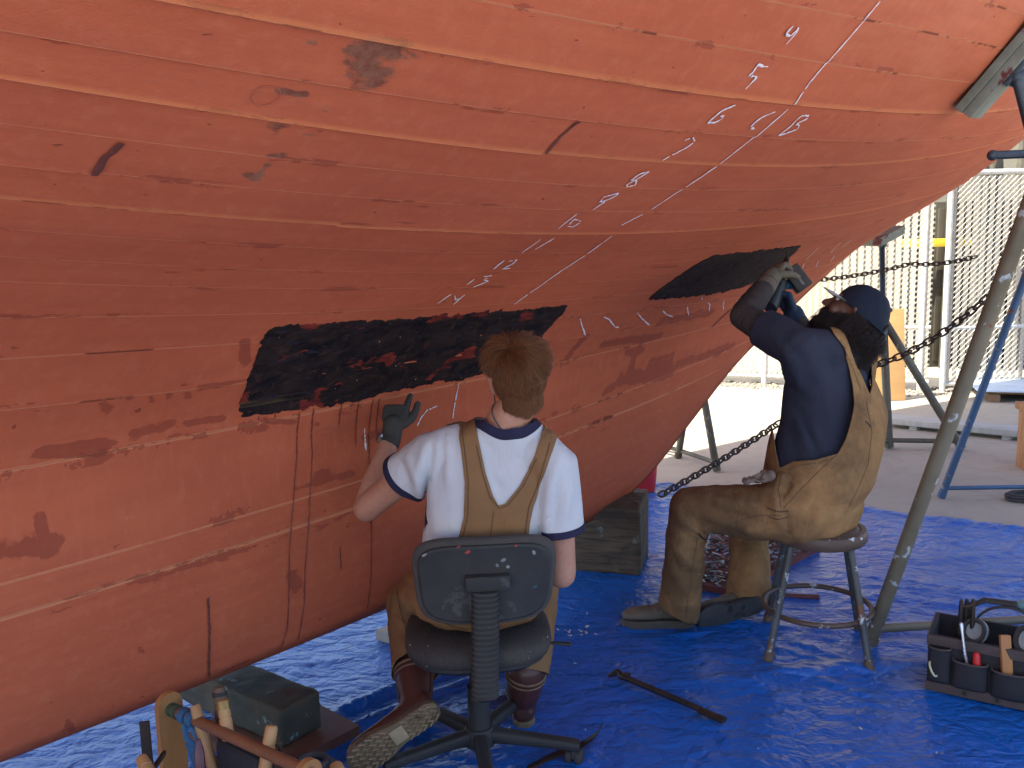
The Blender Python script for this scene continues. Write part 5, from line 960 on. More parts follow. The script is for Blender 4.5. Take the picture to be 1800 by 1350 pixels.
g.tube([sub(shR, nk, .25), shR, sub(shR, elR, .5), elR], [.055, .055, .048, .044], 18); g.tube([elR, sub(elR, wrR, .35), wrR], [.043, .043, .029], 18)
for h_, k_, a_ in ((hipL, knL, anL), (hipR, knR, anR)): g.tube([h_, sub(h_, k_, .5), k_, sub(k_, a_, .35), a_], [.085, .075, .058, .055, .04], 16)
rh, _ = hand(wrR, (-.3, .9, -.2), (0, 0, -1), (-.9, -.3, 0), [(35, 30, 20)]*4, ((.6, .8, .2),)*3)
Vb, Tb = remesh([hg, g, rh], .0058, 4); shell('body', Vb, Tb, SKIN, P1, 0); eyes(HL, HB, P1)
# T-shirt
sl_l = sub(shL, elL, .40); sl_r = sub(shR, elR, .60)
g = M(); c_ = lambda px, py, y: at(px, py, y)
g.loft([(np.array([-.115, 2.60, .50]), .17, .125, X1, Y1), (np.array([-.11, 2.59, .62]), .182, .125, X1, Y1), (c_(853, 950, 2.565), .186, .120, X1, Y1, 2.5), (c_(866, 880, 2.555), .188, .120, X1, Y1, 2.5), (c_(872, 820, 2.545), .190, .115, X1, Y1, 2.5), (c_(872, 790, 2.54), .178, .098, X1, Y1, 2.3), (c_(878, 762, 2.525), .135, .084, X1, Y1, 2.2), (c_(888, 742, 2.512), .086, .073, X1, Y1), (nk+[0, 0, .03], .064, .064, X1, Y1)], 40)
g.tube([sub(shL, nk, .35)-[0, 0, .01], shL-[0, 0, .008], sub(shL, elL, .3), sub(shL, elL, .62)], [.066, .067, .068, .070], 24); g.tube([sub(shR, nk, .35)-[0, 0, .015], shR-[0, 0, .008], sub(shR, elR, .35), sub(shR, elR, .8)], [.066, .067, .067, .070], 24)
Vs, Ts = remesh(g, .0065, 9); Ns = vnorm(Vs, Ts); Vs = Vs+Ns*(fold(Vs, .0065, .8, (1, 1, .28)))[:, None]
Vs = crease(Vs, Ns, [([(752, 775), (738, 830), (734, 905)], 0.0150, 10), ([(772, 765), (760, 850), (762, 930)], 0.0120, 9), ([(790, 762), (788, 850)], 0.0090, 8), ([(762, 790), (748, 870)], -0.0135, 7), ([(985, 790), (968, 860), (962, 930)], 0.0135, 10), ([(1000, 850), (992, 915)], 0.0090, 8), ([(978, 830), (972, 930)], -0.0105, 7), ([(860, 830), (885, 872)], -0.0060, 10), ([(905, 800), (930, 790)], 0.0060, 9), ([(700, 800), (720, 850)], -0.0075, 8), ([(715, 790), (735, 850)], 0.0075, 8), ([(840, 760), (870, 800)], -0.0060, 9)])
nkf = np.linalg.norm((Vs-(nk+np.array([0, .012, .018])))*[1, 1, 1.25], axis=1)-.088
hemL = (sl_l-Vs)@((elL-shL)/np.linalg.norm(elL-shL)); hemR = (sl_r-Vs)@((elR-shR)/np.linalg.norm(elR-shR))
armL = np.linalg.norm(Vs-sl_l, axis=1) < .17; armR = np.linalg.norm(Vs-sl_r, axis=1) < .16
fL = np.where(armL & (Vs[:, 0] < -.24), hemL, .2); fR = np.where(armR & (Vs[:, 0] > .075), hemR, .2)
fS = np.minimum(np.minimum(fL, fR), np.minimum(nkf, Vs[:, 2]-.47))
v2, t2 = clip(Vs, Ts, fS); ts = shell('t_shirt', v2, t2, SHIRT, P1, .003)
for nm, ff in (('sleeve_hem', np.where(armL & (Vs[:, 0] < -.24), np.minimum(hemL+.0005, .021-hemL), -1)), ('sleeve_hem', np.where(armR & (Vs[:, 0] > .075), np.minimum(hemR+.0005, .021-hemR), -1)), ('collar', np.where(nkf < .1, np.minimum(nkf+.0005, .017-nkf), -1))):
    v2, t2 = clip(Vs+Ns*.0026, Ts, ff); shell(nm, v2, t2, NAVYB, ts, .003)
# overalls: straps and back panel over the shirt, legs below
x_, y_ = proj(Vs); BP = [(812, 690), (806, 739), (812, 790), (818, 849), (816, 908), (806, 947), (780, 990), (760, 1150), (960, 1150), (945, 1000), (926, 947), (930, 915), (936, 888), (956, 838), (975, 777), (985, 740), (958, 730), (951, 766), (940, 803), (913, 853), (888, 884), (876, 888), (866, 870), (853, 830), (843, 779), (836, 735), (834, 690)]
fb = sd_poly(x_, y_, BP)/560
lx = (Vs-np.array([-.08, 2.55, 0]))@X1; front = np.maximum(np.minimum(.028-np.abs(np.abs(lx)-.085), 1.2-Vs[:, 2]), np.minimum(.13-np.abs(lx), .93-Vs[:, 2]))
isb = (Ns@Y1) < .12
fo = np.where(isb, fb, front); fo = np.minimum(np.minimum(fo, Vs[:, 2]-.55), .2)
fo = np.where((armL & (Vs[:, 0] < -.26)) | (armR & (Vs[:, 0] > .1)), -1, fo)
v2, t2 = clip(Vs+Ns*.0055, Ts, fo)
g = M(); g.loft([(np.array([-.12, 2.625, .462]), .15, .12, X1, Y1, 2.8), (np.array([-.12, 2.62, .50]), .196, .155, X1, Y1, 2.7), (np.array([-.12, 2.605, .56]), .20, .150, X1, Y1, 2.6), (np.array([-.118, 2.60, .63]), .19, .135, X1, Y1, 2.5), (np.array([-.115, 2.595, .68]), .188, .13, X1, Y1, 2.5)], 32)
g.tube([hipL, sub(hipL, knL, .5), knL], [.105, .100, .088], 20); g.tube([knL, sub(knL, anL, .4), sub(knL, anL, 1.1)], [.086, .082, .074], 20); g.tube([hipR, sub(hipR, knR, .5), knR], [.105, .096, .082], 20); g.tube([knR, sub(knR, anR, .4), sub(knR, anR, 1.08)], [.082, .078, .072], 20)
vt, tt_ = remesh(g, .0075, 7); nt_ = vnorm(vt, tt_); vt = vt+nt_*fold(vt, .006, 1.0, (1, 1, .6), 3.)[:, None]
vt = crease(vt, nt_, [([(690, 1030), (720, 1060), (705, 1100)], .012, 9), ([(700, 1010), (735, 1035)], -.010, 7), ([(688, 1070), (720, 1110)], .010, 8), ([(700, 1120), (725, 1160)], .008, 8), ([(760, 1080), (800, 1108), (815, 1110)], -.008, 6), ([(770, 1060), (830, 1090)], .008, 9), ([(880, 1110), (930, 1095)], -.007, 6)])
cu_ = np.where(np.linalg.norm(vt-anL, axis=1) < .16, (sub(knL, anL, 1.0)-vt)@((anL-knL)/np.linalg.norm(anL-knL)), .2); cu_ = np.minimum(cu_, np.where(np.linalg.norm(vt-anR, axis=1) < .16, (sub(knR, anR, .97)-vt)@((anR-knR)/np.linalg.norm(anR-knR)), .2)); vt, tt_ = clip(vt, tt_, cu_)
tt3 = np.concatenate([tt_, t2+len(vt)]); ov1 = shell('overalls', np.concatenate([vt, v2]), tt3, DUCK, P1, .003)
SEAMD = pmat('seam_thread', (.12, .065, .03), (.09, .05, .025), 60, .9)
drape(np.concatenate([vt, v2]), tt3, [([(812, 748), (824, 848), (823, 905), (814, 942)], .0011), ([(966, 780), (950, 838), (929, 890), (921, 942)], .0011), ([(838, 782), (848, 832), (861, 873), (878, 893), (892, 888), (918, 856), (944, 806)], .0011), ([(868, 898), (862, 945)], .0010), ([(760, 1085), (800, 1100), (822, 1104)], .0016), ([(880, 1112), (915, 1108), (940, 1095)], .0016), ([(700, 1040), (712, 1100), (722, 1160)], .0012)], 'seam', SEAMD, ov1)
# glove, watch, cord
gd = knk-wrL
gh, tips = hand(sub(wrL, knk, .16), gd+np.array([.004, .02, 0]), (.08, 1, .1), (1, .05, -.1), [(8, 10, 8), (62, 70, 45), (68, 75, 45), (72, 75, 45)], ((.75, .75, .05), (.25, 1, -.02), (.12, 1, .0)), 1.05, 1.12)
gh.tube([sub(wrL, knk, -.12), sub(wrL, knk, .3)], [.031, .034], 16)
vg, tg = remesh(gh, .003, 3); shell('glove', vg, tg, GLOVE, P1, 0)
wp = sub(elL, wrL, .93); wx = (wrL-elL)/np.linalg.norm(wrL-elL); x, y, _ = frame(wx, (0, 1, 0)); g = M(); th = np.linspace(0, 2*np.pi, 41); g.grid([[wp+wx*o_+r*(math.cos(q)*x+math.sin(q)*y) for q in th] for r, o_ in ((.0315, -.010), (.034, -.010), (.034, .010), (.0315, .010))]); wt_ = g.build('wrist_watch', pmat('watch_strap', (.05, .045, .04), None, 20, .7), P1)
wd_ = np.array([-.85, -.45, .1]); wd_ = wd_-(wd_@wx)*wx; wd_ /= np.linalg.norm(wd_); x, y, _ = frame(wd_); g = M(); g.loft([(wp+wd_*q, r, r, x, y, 2) for q, r in ((.031, .017), (.034, .0185), (.041, .0185), (.043, .016))], 24); wc = g.build('watch_case', pmat('steel_case', (.55, .54, .5), (.4, .4, .38), 20, .25, metal=.9), wt_)
g = M(); g.loft([(wp+wd_*q, .0145, .0145, x, y, 2) for q in (.0425, .0437)], 24); g.build('watch_face', EYED, wc)
bm_ = [] ; ax_ = HL(0, -.035, -.05)-nk; ax_ /= np.linalg.norm(ax_); ax_ = ax_+np.array([.18, -.35, 0]); ax_ /= np.linalg.norm(ax_); nc_ = nk+np.array([0, 0, .018]); x, y, _ = frame(ax_, (0, 1, 0)); rel = Vb-nc_; hh_ = rel@ax_; an_ = np.arctan2(rel@y, rel@x); rd_ = np.hypot(rel@x, rel@y)
for q in np.linspace(-np.pi, np.pi, 37)[:-1]:
    k = (np.abs(hh_) < .008) & (np.abs((an_-q+np.pi) % (2*np.pi)-np.pi) < .2) & (rd_ < .12); r_ = rd_[k].mean() if k.any() else .062; bm_.append(nc_+(r_+.0022)*(math.cos(q)*x+math.sin(q)*y))
g = M(); bm_.append(bm_[0]); g.tube(bm_, .0018, 6, round_ends=False); kb = min(bm_, key=lambda q: q[1]); g.ell(kb, (.005, .004, .004), n=8); g.build('neck_cord', pmat('grey_cord', (.08, .10, .13), None, 20, .7), P1)
# boots
boot(P1, at(772, 1243, 2.48), at(632, 1338, 2.42), (-.33, .93, .04), anL, LEATH, SOLEM, L=.31, w=.060, tread=True, sr=.060, shaft=.14)
bt_h = atz(922, 1284, 0); boot(P1, bt_h, bt_h+np.array([-.05, 1, 0]), (0, 0, 1), anR, LEATH, SOLEM, L=.31, w=.058, sr=.064, shaft=.14)
# hair
HAIR1 = hair_mat('red_hair', (.275, .105, .036), (.115, .045, .018))
n = 20000; dv = rng.normal(size=(n*3, 3)); dv /= np.linalg.norm(dv, axis=1)[:, None]
sk = np.array([.079, .099, .093]); base = dv*sk+[0, -.018, .032]
ok = ((dv[:, 2] > .42) | ((dv[:, 1] < .12) & (dv[:, 2] > -.84)) | ((dv[:, 1] < .5) & (dv[:, 2] > .05))) & ~((np.abs(dv[:, 0]) > .72) & (dv[:, 1] > -.25) & (dv[:, 2] < .16)) & (dv[:, 1] < .93)
base = base[ok][:n]; dv = dv[ok][:n]; n = len(base)
whorl = np.array([-.026, -.040, .116]); fl = base-whorl; fl -= (fl*dv).sum(1)[:, None]*dv; fl /= np.maximum(np.linalg.norm(fl, axis=1), 1e-6)[:, None]; tw = np.cross(dv, fl)
topw = np.clip((dv[:, 2]-.12+.1*vnoise(base, 30))/.75, 0, 1)**1.2; L_ = .009+.045*topw+(.006+.010*topw)*rng.random(n); fl = fl+.9*tw*topw[:, None]+rng.normal(size=(n, 3))*(.20+.25*np.exp(-((base-np.array([-.026, -.040, .116]))**2).sum(1)/.0012))[:, None]+np.array([0, 0, -.35])*(1-topw)[:, None]+np.array([.8, 0, 0.25])*np.clip(dv[:, 0]+.15, 0, 1)[:, None]*topw[:, None]
clump = np.stack([vnoise(base*[1, 1, 1]+i*7.3, 62) for i in range(3)], 1); fl += clump*.6; fl /= np.linalg.norm(fl, axis=1)[:, None]
tt2 = np.linspace(0, 1, 6); Pst = base[:, None]+fl[:, None]*(L_[:, None]*tt2)[..., None]+dv[:, None]*((.07+.27*topw)[:, None]*L_[:, None]*tt2*(1.5-1.1*tt2))[..., None]-np.array([0, 0, 1])*((tt2**2)[None]*L_[:, None]*.45)[..., None]
m_ = 3200; m_ = 6000; xx = rng.uniform(-.0595, .0595, m_); zz = .0-.072*rng.random(m_)**1.25*(1-.30*np.abs(xx)/.056); k_ = np.abs(xx) < .0595; xx, zz = xx[k_], zz[k_]; rt_ = np.stack([xx, -.046-.058*np.sqrt(np.clip(1-(xx/.062)**2, 0, 1)), zz], 1); ln = rng.uniform(.006, .012, len(xx))
dn = np.stack([rng.normal(size=len(xx))*.25, -.25-.2*rng.random(len(xx)), -np.ones(len(xx))], 1); P2_ = rt_[:, None]+dn[:, None]*(ln[:, None]*tt2)[..., None]; Pst = np.concatenate([Pst, P2_])
Pst = np.asarray(hc)+Pst@HB; strands('hair', Pst, HAIR1, P1, .0007)
# ================================================================== capped man on the stool
P2 = thing('person', 'bearded man in navy cap and tan overalls on the metal stool, drilling overhead', 'person', (1.17, 3.31, 0))
F2 = np.array([-.64, .768, 0]); X2 = np.array([.768, .64, 0])
hip = np.array([1.14, 3.33, .57]); ch2 = at(1455, 735, 3.40); sh2 = at(1452, 640, 3.42); nk2 = at(1490, 612, 3.43)
hc2 = at(1497, 556, 3.43); hf2 = np.array([-.64, .42, .64]); hu2 = np.array([.55, -.1, .80])
aL = at(1402, 612, 3.30); eL = at(1306, 556, 3.52); wL = at(1352, 494, 3.78); kL = at(1371, 462, 3.87)
aR = at(1500, 628, 3.58); eR = at(1425, 605, 3.80); wR = at(1397, 560, 3.86); kR = at(1386, 522, 3.88)
hpL = np.array([1.09, 3.235, .565]); hpR = np.array([1.20, 3.42, .565]); kn2L = at(1213, 893, 3.42); an2L = at(1192, 1072, 3.50); kn2R = at(1318, 905, 3.78); an2R = at(1316, 1052, 3.64)
hg2, HL2, HB2 = head_shapes(hc2, hf2, hu2)
g = M(); g.loft([(hip+[0, 0, -.06], .15, .11, X2, F2), (sub(hip, ch2, .3), .155, .12, X2, F2), (sub(hip, ch2, .75), .165, .125, X2, F2), (ch2, .175, .12, X2, F2), (sh2, .15, .09, X2, F2), (nk2, .062, .062, X2, F2)], 30)
g.tube([nk2-[0, 0, .04], nk2, HL2(0, -.03, -.05), HL2(0, -.02, -.01)], [.07, .062, .06, .056], 20)
for a_, e_, w_ in ((aL, eL, wL), (aR, eR, wR)): g.tube([sub(a_, nk2, .3), a_, sub(a_, e_, .5), e_], [.045, .050, .048, .044], 18); g.tube([e_, sub(e_, w_, .35), sub(e_, w_, .8), w_], [.043, .045, .033, .028], 18)
for h_, k_, a_ in ((hpL, kn2L, an2L), (hpR, kn2R, an2R)): g.tube([h_, sub(h_, k_, .5), k_, sub(k_, a_, .35), a_], [.085, .075, .058, .055, .04], 16)
Vb, Tb = remesh([hg2, g], .0062, 4); shell('body', Vb, Tb, SKIN2, P2, 0); eyes(HL2, HB2, P2)
# T-shirt
g = M(); g.loft([(hip+[0, 0, 0], .18, .145, X2, F2), (sub(hip, ch2, .3), .186, .160, X2, F2), (sub(hip, ch2, .65), .19, .158, X2, F2), (ch2, .198, .145, X2, F2, 2.5), (sub(ch2, sh2, .6), .195, .122, X2, F2, 2.5), (sub(ch2, sh2, .95), .160, .106, X2, F2), (sub(sh2, nk2, .5), .12, .094, X2, F2), (nk2+[0, 0, .02], .080, .078, X2, F2), (nk2+[0, 0, .04], .074, .074, X2, F2)], 40)
for a_, e_ in ((aL, eL), (aR, eR)): g.tube([sub(a_, nk2, .75), sub(a_, nk2, .35), a_], [.072, .074, .076], 22); g.tube([sub(a_, ch2, .35), a_, sub(a_, e_, .35), sub(a_, e_, .72)], [.088, .080, .079, .076], 24)
V2s, T2s = remesh(g, .007, 9); N2s = vnorm(V2s, T2s); V2s = V2s+N2s*fold(V2s, .005, .75, (.6, .6, .5), 9.)[:, None]
V2s = crease(V2s, N2s, [([(1390, 640), (1410, 680), (1440, 700)], .010, 10), ([(1375, 690), (1410, 730)], -.006, 9), ([(1420, 620), (1450, 690), (1470, 760)], .008, 11), ([(1400, 730), (1430, 810)], .007, 8), ([(1425, 740), (1455, 800)], .006, 8), ([(1385, 740), (1400, 815)], -.006, 8), ([(1412, 745), (1440, 805)], -.006, 6), ([(1380, 600), (1420, 640)], -.006, 8), ([(1360, 590), (1400, 650)], .006, 8), ([(1450, 610), (1480, 660)], -.005, 10)])
def hemf(a_, e_, q, rad):
    c = sub(a_, e_, q); d = (e_-a_)/np.linalg.norm(e_-a_); return np.where((np.linalg.norm(V2s-c, axis=1) < rad) & ((V2s-a_)@d > -.02), (c-V2s)@d, .2)
nf2 = np.linalg.norm(V2s-(nk2+np.array([0, 0, .03])), axis=1)-.066
fS2 = np.minimum(np.minimum(hemf(aL, eL, .60, .15), hemf(aR, eR, .60, .15)), np.minimum(nf2, V2s[:, 2]-.56))
v, t_ = clip(V2s, T2s, fS2); ts2 = shell('t_shirt', v, t_, NAVY, P2, .003)
# sleeves under the T-shirt, gloves
for a_, e_, w_ in ((aL, eL, wL), (aR, eR, wR)):
    g = M(); g.tube([sub(a_, e_, .25), sub(a_, e_, .7), e_], [.062, .058, .053], 22); g.tube([e_, sub(e_, w_, .3), sub(e_, w_, .7), sub(e_, w_, .98)], [.053, .053, .046, .041], 22)
    for k in range(9):
        q = sub(e_, w_, .12+.095*k); x, y, _ = frame(w_-e_); th = np.linspace(0, 2*np.pi, 21); rr = np.interp(.12+.095*k, [0, .3, .7, 1], [.052, .051, .044, .039]); ph = rng.uniform(0, 6)
        g.tube([q+rr*(math.cos(z)*x+math.sin(z)*y)+(w_-e_)*.035*math.sin(z+ph) for z in th], .0055, 8, round_ends=False)
    Vx, Tx = remesh(g, .005, 5); shell('sleeve', Vx, Tx, SLEEVE, P2, 0)
bit = at(1384, 442, 4.02)
gl, _ = hand(sub(wL, kL, .05), kL-wL, (.75, .55, -.1), (.1, .45, .9), [(58, 72, 42), (62, 76, 45), (66, 78, 45), (68, 78, 45)], ((.35, .6, .55), (.1, .75, .75), (0, .5, .9)), 1.12, 1.15)
gl.tube([sub(eL, wL, .74), sub(eL, wL, .92), sub(wL, kL, .25)], [.048, .044, .040], 18)
Vx, Tx = remesh(gl, .0034, 3); shell('glove', Vx, Tx, GLOVE2, P2, 0)
gr_, _ = hand(sub(wR, kR, -.10), kR-wR, (-.75, .2, .1), (-.3, .5, .8), [(50, 66, 40), (55, 70, 42), (58, 72, 42), (60, 72, 42)], ((-.1, .8, .4), (-.2, .95, .2), (-.1, 1, .1)), 1.3, 1.2)
gr_.tube([sub(eR, wR, .6), sub(eR, wR, .9), sub(wR, kR, .2)], [.046, .045, .044], 18)
Vx, Tx = remesh(gr_, .0034, 3); shell('glove', Vx, Tx, GLOVEB, P2, 0)
# overalls
x_, y_ = proj(V2s); OV = [(1450, 560), (1462, 588), (1482, 613), (1488, 647), (1490, 680), (1488, 713), (1480, 747), (1473, 773), (1463, 797), (1433, 809), (1400, 813), (1378, 824), (1373, 797), (1367, 743), (1366, 735), (1300, 735), (1280, 1000), (1620, 1000), (1620, 540), (1526, 540), (1524, 613), (1526, 645), (1522, 678), (1515, 697), (1507, 663), (1494, 622), (1480, 587), (1474, 560)]
fo = sd_poly(x_, y_, OV)/455; fo = np.minimum(fo, V2s[:, 2]-.58); fo = np.where(((V2s-aL)@((eL-aL)/.3) > .03) & (np.linalg.norm(V2s-sub(aL, eL, .5), axis=1) < .2), -1, fo); 
for a_, e_ in ((aL, eL), (aR, eR)):
    ax_ = e_-a_; tq = ((V2s-a_)@ax_)/(ax_@ax_); dq = np.linalg.norm(V2s-a_-np.clip(tq, 0, 1)[:, None]*ax_, axis=1); fo = np.where((tq > .12) & (dq < .13), -np.minimum(tq, .3), fo)
bk = np.clip(((V2s-ch2)@(-F2))/.14, 0, 1); lo_ = np.clip((1.12-V2s[:, 2])/.2, 0, 1)*np.clip((V2s[:, 2]-.55)/.12, 0, 1)
v, t_ = clip(V2s+N2s*(.008+.014*lo_+.026*bk*lo_*(1+.4*vnoise(V2s, 7)))[:, None], T2s, fo)
g = M(); g.loft([(hip+[.0, 0, -.105], .15, .135, X2, F2, 2.8), (hip+[0, 0, -.06], .180, .160, X2, F2, 2.6), (hip+[.006, -.006, .02], .190, .168, X2, F2, 2.5), (hip+[.010, -.008, .09], .186, .162, X2, F2, 2.4), (hip+[.018, -.010, .15], .170, .145, X2, F2, 2.4)], 36)
g.tube([hpL, sub(hpL, kn2L, .35), sub(hpL, kn2L, .75), kn2L], [.112, .102, .090, .080], 22); g.tube([kn2L, sub(kn2L, an2L, .3), sub(kn2L, an2L, .75), sub(kn2L, an2L, 1.02)], [.080, .078, .077, .078], 22)
g.tube([hpR, sub(hpR, kn2R, .5), kn2R], [.108, .096, .082], 20); g.tube([kn2R, sub(kn2R, an2R, .4), sub(kn2R, an2R, .96)], [.082, .082, .084], 20)
# folds: round the knee, at the lap, down the shin
def ringfold(p, d, rr, a0, a1, r, tilt, hint=(0, 0, 1)):
    x, y, _ = frame(d, hint); a = np.linspace(a0, a1, 11); d = np.asarray(d)/np.linalg.norm(d)
    g.tube([np.asarray(p)+rr*(math.cos(w_)*x+math.sin(w_)*y)+d*tilt*math.sin(w_) for w_ in a], r*np.array([.3, .6, .85, 1, 1, 1, 1, 1, .85, .6, .3]), 8)
vt, tt_ = remesh(g, .008, 6); nt_ = vnorm(vt, tt_); vt = vt+nt_*fold(vt, .007, .9, (1, 1, .7), 5.)[:, None]
vt = crease(vt, nt_, [
 ([(1225, 862), (1265, 880), (1310, 885)], .010, 9), ([(1205, 885), (1240, 905), (1300, 925), (1360, 940)], .012, 9), ([(1230, 890), (1290, 905), (1350, 920)], -.010, 8), ([(1195, 905), (1225, 930), (1250, 935)], .014, 9), ([(1190, 925), (1215, 950), (1245, 965)], -.011, 8), ([(1185, 950), (1205, 990), (1240, 1000)], .012, 9), ([(1215, 935), (1228, 945)], -.014, 7), ([(1178, 990), (1200, 1030), (1215, 1060)], .010, 9), ([(1225, 1000), (1215, 1050), (1220, 1085)], .009, 8), ([(1160, 1030), (1185, 1075)], -.009, 8),
 ([(1378, 830), (1365, 870), (1370, 910)], .016, 9), ([(1392, 845), (1372, 885)], -.012, 7), ([(1340, 845), (1365, 880)], .012, 9), ([(1320, 860), (1350, 900)], -.010, 8), ([(1420, 840), (1380, 880), (1330, 900)], .009, 10), ([(1480, 830), (1430, 880), (1390, 905)], -.009, 9), ([(1510, 850), (1470, 905), (1400, 930)], .011, 11), ([(1530, 840), (1500, 900)], -.010, 8), ([(1380, 905), (1385, 935)], -.008, 6), ([(1455, 850), (1400, 900)], .008, 8),
 ([(1310, 945), (1330, 990)], .009, 8), ([(1290, 1000), (1335, 1030)], .009, 8), ([(1300, 960), (1305, 1040)], -.008, 8)])
def cuff(V, c, n, r): n = np.asarray(n, float)/np.linalg.norm(n); return np.where(np.linalg.norm(V-c, axis=1) < r, (c-V)@n, .2)
cf = np.minimum(cuff(vt, at(1183, 1076, 3.48), (-.42, 0, -.9), .2), cuff(vt, at(1314, 1060, 3.64), (-.1, 0, -1), .2)); vt, tt_ = clip(vt, tt_, cf)
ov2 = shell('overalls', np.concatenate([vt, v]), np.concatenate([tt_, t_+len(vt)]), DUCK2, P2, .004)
drape(np.concatenate([vt, v]), np.concatenate([tt_, t_+len(vt)]), [([(1521, 706), (1531, 760), (1524, 815), (1508, 855), (1490, 890)], .0014), ([(1470, 800), (1440, 828), (1400, 868), (1378, 893)], .0013), ([(1372, 906), (1330, 905), (1290, 918), (1262, 936)], .0013), ([(1288, 864), (1300, 890), (1296, 925)], .0012), ([(1376, 832), (1368, 862), (1372, 892)], .0018), ([(1350, 892), (1366, 899), (1386, 898)], .0030), ([(1352, 908), (1368, 913), (1386, 908)], .0022), ([(1226, 940), (1216, 1000), (1208, 1060), (1206, 1084)], .0013), ([(1435, 814), (1405, 818), (1382, 828)], .0012), ([(1478, 775), (1470, 802), (1440, 814)], .0012), ([(1483, 625), (1492, 690), (1486, 745)], .0011), ([(1476, 598), (1497, 645), (1512, 688)], .0011)], 'seam', SEAMD, ov2)
drape(np.concatenate([vt, v]), np.concatenate([tt_, t_+len(vt)]), [([(1228, 937), (1233, 944), (1240, 948)], .0060), ([(1519, 741), (1525, 745), (1530, 752)], .0045)], 'worn_hole', pmat('hole_dark', (.03, .022, .018), None, 9, .9), ov2, -.002)
g = M(); g.ell(at(1330, 842, 3.22), (.046, .034, .013), n=14); g.ell(at(1312, 846, 3.20), (.022, .026, .014), n=12); g.ell(at(1342, 836, 3.23), (.03, .028, .016), n=12); Vx, Tx = remesh(g, .004, 3); Vx = Vx+vnorm(Vx, Tx)*fold(Vx, .013, 2.2)[:, None]; o = shell('rag', Vx, Tx, pmat('pink_grey_rag', (.21, .155, .12), (.12, .09, .07), 30, .9, .4), None, 0); tag(o, 'crumpled grey pink rag lying on the lap of the capped man', 'rag')
# shoes
h2 = atz(1222, 1108, .0)+[0, .03, 0]; boot(P2, h2, h2+np.array([-1, .10, 0]), (0, 0, 1), an2L, SNK, SNS, 'shoe', .30, .052, low=True, sh_th=.026)
h3 = at(1346, 1060, 3.56); t3 = at(1226, 1094, 3.50); boot(P2, h3, t3, (.05, .95, .12), an2R, SNK, DKS, 'shoe', .31, .062, low=True, sh_th=.022)
g = M(); q = h2+np.array([-.085, .010, .118]); 
for k in range(4): g.tube([q+np.array([-.025*k, -.035, -.012*k]), q+np.array([-.025*k-.005, -.0, .008-.012*k]), q+np.array([-.025*k, .035, -.012*k])], .0035, 6)
g.tube([q+[-.01, -.01, .01], q+[-.03, -.04, -.005], q+[-.045, -.05, -.03]], .003, 6); g.build('lace', pmat('lace', (.2, .19, .16), None, 20, .8), P2)
# cap
L, B = lf(hc2, hf2, hu2); g = M(); a = np.linspace(0, 2*np.pi, 40, endpoint=False); rings = []
for i, ph in enumerate(np.linspace(-8, 88, 15)):
    rr = math.cos(R(max(ph, -8))); zz = math.sin(R(ph)); rings.append([L(.087*rr*math.cos(q), -.020+.110*rr*math.sin(q), .040+.098*zz-.018*(1-math.sin(q))*.5*(1 if ph < 30 else max(0, 1-(ph-30)/40))) for q in a])
g.grid(rings, True, False, True); Vc = g.mesh('cap'); cp = put('cap', Vc, CAPM, P2, True, 60); md = cp.modifiers.new('c', 'SOLIDIFY'); md.thickness = .004
g = M(); a = np.linspace(R(25), R(155), 15); g.grid([[L(.080*math.cos(q)*k2, -.02+.104*math.sin(q)+e_, .030-z_) for q in a] for k2, e_, z_ in ((1, 0, 0), (.99, .04, .004), (.96, .072, .012), (.955, .074, .015), (.98, .04, .009), (1, 0, .006))]); g.build('brim', CAPW, cp, sharp=60)
g = M(); a = np.linspace(R(205), R(335), 12); g.tube([L(.090*math.cos(q), -.020+.114*math.sin(q), .040-.016) for q in a], .008, 8, flat=.4); g.build('cap_strap', CAPM, cp)
g = M(); a = np.linspace(0, 2*np.pi, 20, endpoint=False); cc_ = L(0, -.120, .044); g.loft([(cc_-B[1]*q, .032, .020, B[0], B[2], 2) for q in (-.014, .0075)], 20); g.build('cap_opening', pmat('cap_gap', (.012, .010, .012), None, 9, .9), cp)
g = M(); g.grid([[L(.0905*math.cos(R(ph))*math.cos(q), -.020+.1135*math.cos(R(ph))*math.sin(q), .040+.1005*math.sin(R(ph))-.018*(1-math.sin(q))*.5*(1 if ph < 30 else max(0, 1-(ph-30)/40))) for q in np.linspace(R(38), R(104), 16)] for ph in np.linspace(-6, 66, 10)]); g.build('cap_front', CAPW, cp, sharp=60)
# hair and beard
HAIR2 = hair_mat('black_hair', (.018, .013, .012), (.045, .030, .026), .4)
def hairset(name, roots, dirs, length, curl, r=.0009, k=9):
    n = len(roots); t_ = np.linspace(0, 1, k); P = np.empty((n, k, 3)); p = roots.copy(); ph = rng.uniform(0, 6.28, (n, 1)); e1 = np.cross(dirs, [.3, .2, .9]); e1 /= np.linalg.norm(e1, axis=1)[:, None]; e2 = np.cross(dirs, e1); dcur = dirs.copy(); st = (length/(k-1))[:, None]
    for i in range(k):
        P[:, i] = p+curl*t_[i]*(np.cos(ph+9*t_[i])*e1+np.sin(ph+9*t_[i])*e2); dcur = dcur+np.array([0, 0, -.30]); dcur /= np.linalg.norm(dcur, axis=1)[:, None]; p = p+dcur*st
    return strands(name, P, HAIR2, P2, r)
n = 7500; u_ = rng.uniform(-1.75, 1.75, n)+np.pi*1.5; zz = rng.uniform(-.075, .03, n)
loc = np.stack([.084*np.cos(u_), -.018+.104*np.sin(u_), zz], 1); dl_ = np.stack([np.cos(u_)*.5, np.sin(u_)*.55, -np.ones(n)*.9], 1)+rng.normal(size=(n, 3))*.3; dl_ /= np.linalg.norm(dl_, axis=1)[:, None]
